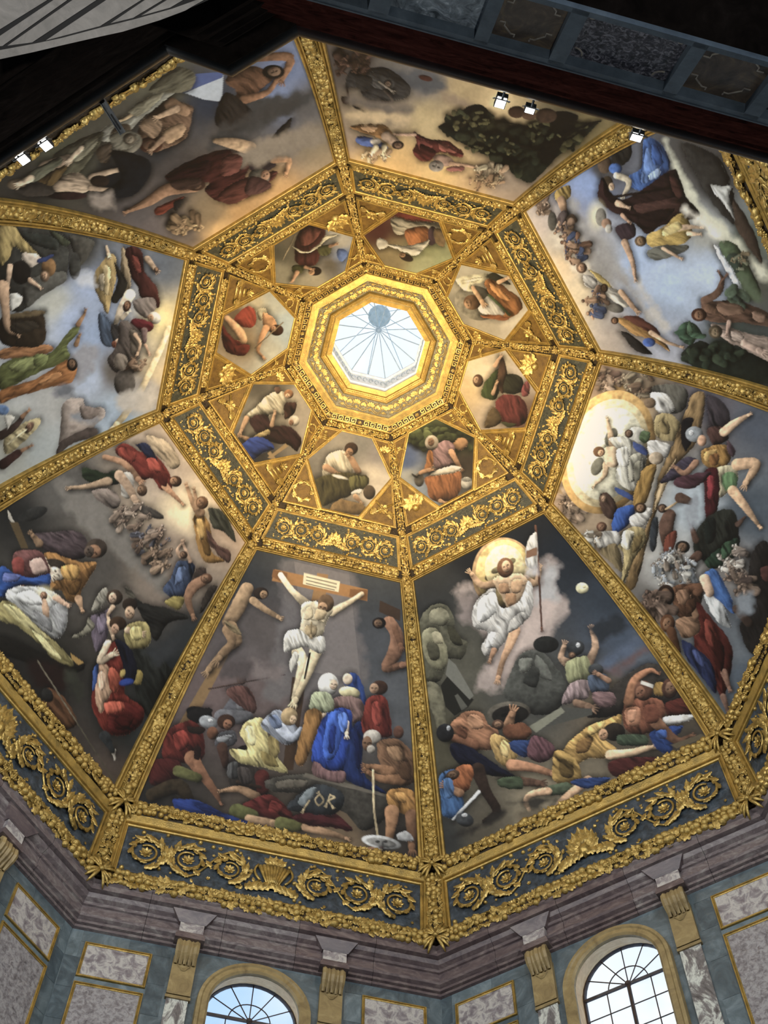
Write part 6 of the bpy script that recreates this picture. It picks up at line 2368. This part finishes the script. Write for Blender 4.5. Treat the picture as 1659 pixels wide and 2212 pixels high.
FRESCO[4] = '''
@ 0 0 .5003
b 343e50 900,440
b 36383c 680,640
b 585248 1120,470
b 7886a8 1250,280
b 68625e 1320,450
b 5c544c 1000,560
b 6a605c 600,920
b 78685a 800,1000
b be9252 1180,850
b b68a4a 1050,940
b 94805f 1370,620
b 967c54 900,930
b 1e2228 500,780
b 565640 280,680
b 3c3832 120,820
b 565244 430,570
b 66624a 700,350
b 7a6c66 640,1010
b 564e4a 760,760
b 8090b4 1200,420
b c49a58 950,1000
k b2b8be 800,402 965,325 958,440 880,430
k 54659a 830,320 965,310 960,335 790,402
q 4c4a48 1080,450 1320,390 1340,440 1200,520 1000,620 900,640 980,540
q 8a7c6c 1000,700 1300,560 1400,580 1250,680
p 785032/40 970,345 1080,285 1180,325 1125,385 1060,445 1010,465 1020,395
l 946640 1110,250,20 1250,248,24 1220,335,16
l 946640 1050,430,24 1150,400,16 1190,350,12
h 1e1814 1180,310,48,30
p 382f28/60 970,400 1060,450 1090,500 1000,565 925,525
p 846244/40 615,525 715,440 825,455 828,500 805,590 720,640 640,660 585,610
p b48e62 700,570 780,530 800,570 730,620
l 9c7650 740,450,36 800,480,26
h 55301c 650,625,52,34
p aaa692/150 435,565 600,460 700,378 765,388 620,505 560,565 480,612 415,595
p 6c664e/150 640,390 760,290 840,320 820,390 740,400
e 7c7460 545,620,70,48,-20
e 5a4a38 520,570,50,30,-30
p 646048/140 230,670 440,565 400,670 300,770
p 8a8468/140 300,640 420,590 400,640 330,700
l d0b08c 200,730,44 290,690,28
p c2a684/10 235,775 330,745 385,780 400,805 360,835 250,835
p 6a5226/120 130,760 220,740 300,700 240,790 200,800
l c8a884 395,765,18 500,735,13 612,722,7
l c8a884 390,812,14 530,825,7
e 32241c 430,782,42,25
e 3a2222 290,845,85,18
e 8a7456 70,795,40,24
p 181d24 480,650 640,690 635,780 560,850 430,840 520,770
p 5a281f/160 715,755 900,660 1050,648 1085,700 1060,760 1085,800 960,872 885,825 900,785 780,795
p 6e3a2c/160 945,835 1050,770 1195,738 1145,805 1020,875 960,875
p 3c1a18/160 720,760 900,690 880,760 780,790
p 483838/150 1075,690 1160,680 1190,720 1100,750
e 6c6454 1118,765,46,38
e a87c58 1145,755,20,22
l bc8a58 1180,690,18 1245,690,17 1235,745,10
l c29a6a 930,608,14 1010,620,30 1080,640,34
l c29a6a 1090,665,16 1180,640,14
h 84602f 1170,638,26,20
p 352d25/140 1150,618 1255,505 1232,580 1170,632
l a87a52 840,800,34 720,820,32 640,870,24 550,912,10
h 523624 845,798,42,26
p 8c3c20/150 670,900 740,865 800,850 740,900 680,930
p 302a26/110 750,870 790,860 760,910
c b48e5c/c8a46c/94744c 800,965,70,34 12 22
e b08a5a 1310,600,46,18,-15
q a09080 380,840 480,830 500,900 430,910
q 94826a 1000,690 1150,600 1330,540 1400,600 1260,660 1100,720
q 4a4642 960,560 1120,470 1300,420 1250,480 1080,560
p 9a7a58/40 600,540 660,500 700,540 660,600
l a88460 700,600,16 660,640,12
l b8946c 760,470,20 690,500,14
p 7c7662/150 470,590 540,560 600,590 560,640 500,640
h 8a7c64 560,600,30,26
p 5c4c3a/140 420,640 480,620 470,690 430,700
l b09468 640,430,12 560,500,10 520,520,7
p 8c8468/150 560,470 680,400 700,420 600,500
l c8ae8c 350,640,14 300,690,12
p 6a6a52/150 100,760 250,680 260,710 140,790
p 443c34 60,820 180,790 240,830 140,850
l d0b490 130,770,20 90,790,14
p 4c3428/160 740,780 860,770 850,810 760,820
p 7c4434/160 960,680 1040,670 1030,740 960,760
p 5c3a34/140 1080,760 1170,790 1140,830 1060,840
'''
HEXART[7] = '''
@ 400 750 .3014
b a09684 1150,650
b 948c88 1400,750
b 8a8274 1000,800
b cabca6 1350,960
b 665e48 930,1050
b 8c8880 1250,680
p d8ccac/70 1035,765 1130,740 1190,800 1180,920 1000,935 988,850
e 46301f 1190,728,48,46
e ac805a 1178,755,26,32
l ba8e66 1010,860,32 1080,900,20
l ba8e66 1190,800,26 1240,890,28 1170,780,16
p 5a5226/80 930,945 1100,900 1290,920 1305,990 1190,1060 1080,1100 985,1135 945,1010
p 6e6a34/80 1180,930 1290,930 1290,1010 1200,1040
e e2dcc4 1115,932,60,12,15
p ded6c2 1190,1040 1270,1010 1260,1050 1200,1060
l c49a70 1220,1070,22 1260,1110,12
p 886a3a 1045,1140 1120,1090 1280,1130 1275,1195 1060,1185
e 584834 1320,1040,44,52
'''
HEXART[0] = '''
@ 800 750 .3014
b 546a98 250,800
b 5a6232 420,600
b 4a5428 620,600
b 8a98aa 330,1000
b 463828 680,850
b a8a8a0 260,930
b 54502c 700,700
t 5c6634/48522a/707a40 400,640,120,70 40 26
t 56602e/444c26 600,640,110,80 30 28
p ac7e4c 590,690 660,650 700,690 640,740
p a47e80/60 440,755 530,668 605,710 580,800 600,840 480,885
e b0a28c 440,685,48,54
e 9c7454 435,680,24,30
p b4702a/70 415,740 450,760 450,860 380,900 400,820
l ba8a62 580,750,26 640,860,16
p a8642a/75 395,935 500,890 610,875 655,930 630,1060 560,1105 440,1095 400,1000
p d2c8b4 430,910 560,850 650,860 620,890 480,920
e 6c6458 350,950,36,50
l 2e2822 300,910,5 330,930,8 360,900,4
l b88a60 360,900,18 420,880,20
e b4b0a4 690,975,40,44
e 8a8880 690,950,40,14
l c09468 500,1100,18 530,1110,10
'''
HEXART[1] = '''
@ 800 750 .3014
b dac6a0 800,200
b c8b898 950,80
b d4b67e 690,300
b bca88e 850,540
b 785844 1130,500
b c4b4a0 1050,150
p 4a5a2a/80 870,190 925,160 935,260 900,370 825,365 795,310
p 6a4a32/85 925,70 960,95 982,200 955,335 915,265
p 383826/40 980,195 1080,215 1090,320 960,325
p 7e3430/70 935,350 1060,348 1120,430 1110,545 960,565 895,430
p 9c4c4c/60 1085,280 1130,240 1140,330 1090,350
l c49a72 895,130,22 930,75,14
l c49a72 880,330,18 905,260,12
e 6a4a2e 772,240,38,46
e c8a078 760,235,18,24
p 6a5636 815,560 870,430 925,470 935,540 850,578
p 4c4c2c 935,540 1050,545 1000,580
'''
HEXART[2] = '''
@ 800 350 .3014
b b4ac94 650,850
b a89e88 850,1150
b 8c8676 680,1000
b c4b8a0 1020,1160
b aaa68e 900,780
b b4aa94 1050,900
e 86806e 760,1010,160,120,20
p dcd4ac 615,835 820,798 835,840 730,885 745,930 670,915
l 8a7c5c 650,850,2 800,825,2
l 8a7c5c 660,870,2 780,848,2
p b2702a/50 815,870 880,838 1010,930 1075,980 1085,1060 970,1115 890,990
p d08e40/50 850,880 900,880 1000,980 940,980
p 363624 830,820 900,795 1010,880 880,850
p ccc8bc/50 775,1035 860,955 965,1085 800,1085
l 465630 850,955,12 920,1020,12 995,1095,12
e 785636 730,1005,62,54
e b08860 700,1015,26,34
l caa074 735,900,18 800,1000,22
p a86028/10 800,1095 980,1105 960,1135 820,1115
l caa074 920,860,18 975,835,14
'''
HEXART[3] = '''
@ 800 350 .3014
b 8a8e60 400,640
b 9aa272 520,720
b 5a2a22 60,480
b 8a7a52 150,680
b 86321f 330,370
b a0a478 400,740
p 8c3624/10 200,350 480,390 480,430 200,390
p aca48e/20 155,400 300,420 490,440 495,475 300,475 220,525 165,490
p b06a2e/60 255,485 400,460 425,560 300,625 255,560
p 58404a/80 420,470 470,480 470,580 420,590
p c4c0b0/10 110,590 260,600 380,570 425,560 340,665 240,645
e 3a2a1f 258,685,52,26,20
e 94704c 230,665,22,18
p bcb8aa 50,550 110,560 120,610 60,620
p 7c6440 460,480 540,500 530,600 470,580
'''
HEXART[4] = '''
@ 400 350 .3014
b 585444 690,650
b 8a846e 690,790
b a29a82 920,860
b 6c6456 1060,720
b 788ab0 1130,660
b a8a498 1120,560
b 645c4a 760,560
p 5a2a26/80 845,465 980,448 1005,500 955,700 900,745 800,725 785,600 815,500
p 7c4438/80 850,500 960,490 930,560 840,600
p d4ccac/160 765,600 860,645 960,588 1000,528 1095,518 1005,562 950,622 840,655
p 5a5a2e/60 950,610 1040,590 1040,650 970,670
p 54562c/60 770,740 850,740 840,790 770,790
e 281c16 930,782,48,32
e b08860 905,790,22,20
l bc906c 800,790,20 770,845,9
l bc906c 860,750,14 900,765,10
l bc906c 1040,600,16 1075,590,10
p 5876b8 1100,620 1160,640 1130,710 1090,680
l 8a7c60 700,700,4 790,520,4
'''
HEXART[5] = '''
@ 400 350 .3014
b b4b8ac 650,980
b a4b6be 720,1200
b c4b692 500,1000
b 947c58 420,1300
b b8b8a8 600,1420
b 7c6444 330,1080
p aa3c20/60 345,1125 430,1038 495,1060 500,1170 420,1185 370,1155
p cabe98/60 510,1060 580,1050 580,1120 530,1130
p c48e5c 555,1080 640,1125 650,1200 570,1205
l c48e5c 580,1190,30 545,1260,22 520,1350,16 560,1400,10
e 46281a 655,1205,50,40
e a87850 630,1195,22,22
l cc9c6c 300,1120,26 390,1220,38 410,1290,32 330,1300,18
p 6a221a/50 260,1170 340,1260 440,1330 420,1390 290,1350
l 8a7454 700,1150,4 500,1330,4
p 70261c 350,1320 460,1310 440,1370 360,1370
'''
HEXART[6] = '''
@ 400 750 .3014
b 686050 520,330
b aca08a 840,360
b a89c8a 860,520
b 8a8270 480,430
b 403c38 500,780
b 7c7464 700,300
p dacfae/50 605,335 700,318 725,420 700,485 640,475 560,505 430,505 500,430
e a87446 742,335,34,32
e d0a882 735,350,18,18
p 7c5a46 640,300 670,280 690,310 660,335
p 5a3a2e/60 715,405 795,400 780,475 715,515
p 4a2a2a/40 465,505 580,478 625,560 740,565 828,650 805,745 740,705 640,685 560,655 480,575
e cabea8 780,528,40,38
e a87c5c 760,540,18,22
l c8a07a 620,560,20 640,480,12
l c49a70 440,510,24 400,600,16
l c49a70 450,660,20 400,640,12
p c8b070/20 490,640 590,590 600,620 520,650
p 2a4aa2/30 405,690 530,640 645,720 560,755 480,805 430,765
k a08456 590,790 720,690 740,710 610,800
k a08456 590,760 610,745 650,800 620,805
'''
RES = {7: (290, 320), 0: (290, 320), 6: (270, 290), 5: (240, 260), 1: (270, 300), 2: (260, 260), 3: (230, 200), 4: (240, 240)}
LIGHTS = {7: (-.5, -.8), 0: (-.3, -.9), 6: (-.3, -.6), 5: (.6, -.5), 1: (-.7, -.4), 2: (-.8, .2), 3: (0, .8), 4: (.5, .6)}
FLABEL = {0: 'fresco of a white-draped man floating in golden glow above fallen guards under a moon',
          1: 'fresco of a seated figure in yellow glow above a helmeted winged warrior and crowd',
          2: 'fresco with blue sky, a brown-cloaked bearded figure and two nudes by a palm',
          3: 'fresco of a big dark tree and a red-robed figure in orange clouds',
          4: 'fresco of a flying figure in crimson cloak over pale bodies and dark water',
          5: 'fresco of a green-robed man raising both arms toward angels in pale blue sky',
          6: 'fresco of a newborn child on straw with angels and a figure kneeling in red',
          7: 'fresco of a crucified man above mourners in blue and yellow with soldiers'}
HLABEL = {0: 'hexagonal painting of a white-bearded man in orange robe with an ox',
          1: 'hexagonal painting of a young man in green and red holding up a book',
          2: 'hexagonal painting of a bearded man in orange writing on stone tablets',
          3: 'hexagonal painting of a figure with orange vest before green ground and red canopy',
          4: 'hexagonal painting of a figure in dark red with a pale flying sash',
          5: 'hexagonal painting of a kneeling man in bright red drapery',
          6: 'hexagonal painting of a white-robed angel over an old man in purple and blue',
          7: 'hexagonal painting of a seated man in cream shirt with a lion at his feet'}
for k in range(8):
    nx, nt_ = RES[k]
    o = sheet('fresco', k, lambda t: fresco_x(t) + .01, FT0 - .01, FT1 + .02, nx, nt_, FRESCO[k], 11 + k, LIGHTS[k])
    tag(o, FLABEL[k], 'painting', 'frescoes on the vault sides')
    o = sheet('hexagonal_painting', k, hex_x, 1.96, 5.13, 90, 96, HEXART[k], 51 + k, LIGHTS[k], .03, .56)
    tag(o, HLABEL[k], 'painting', 'hexagonal paintings round the lantern')
    link('hexagon_frame', HEX_FRAME, o)
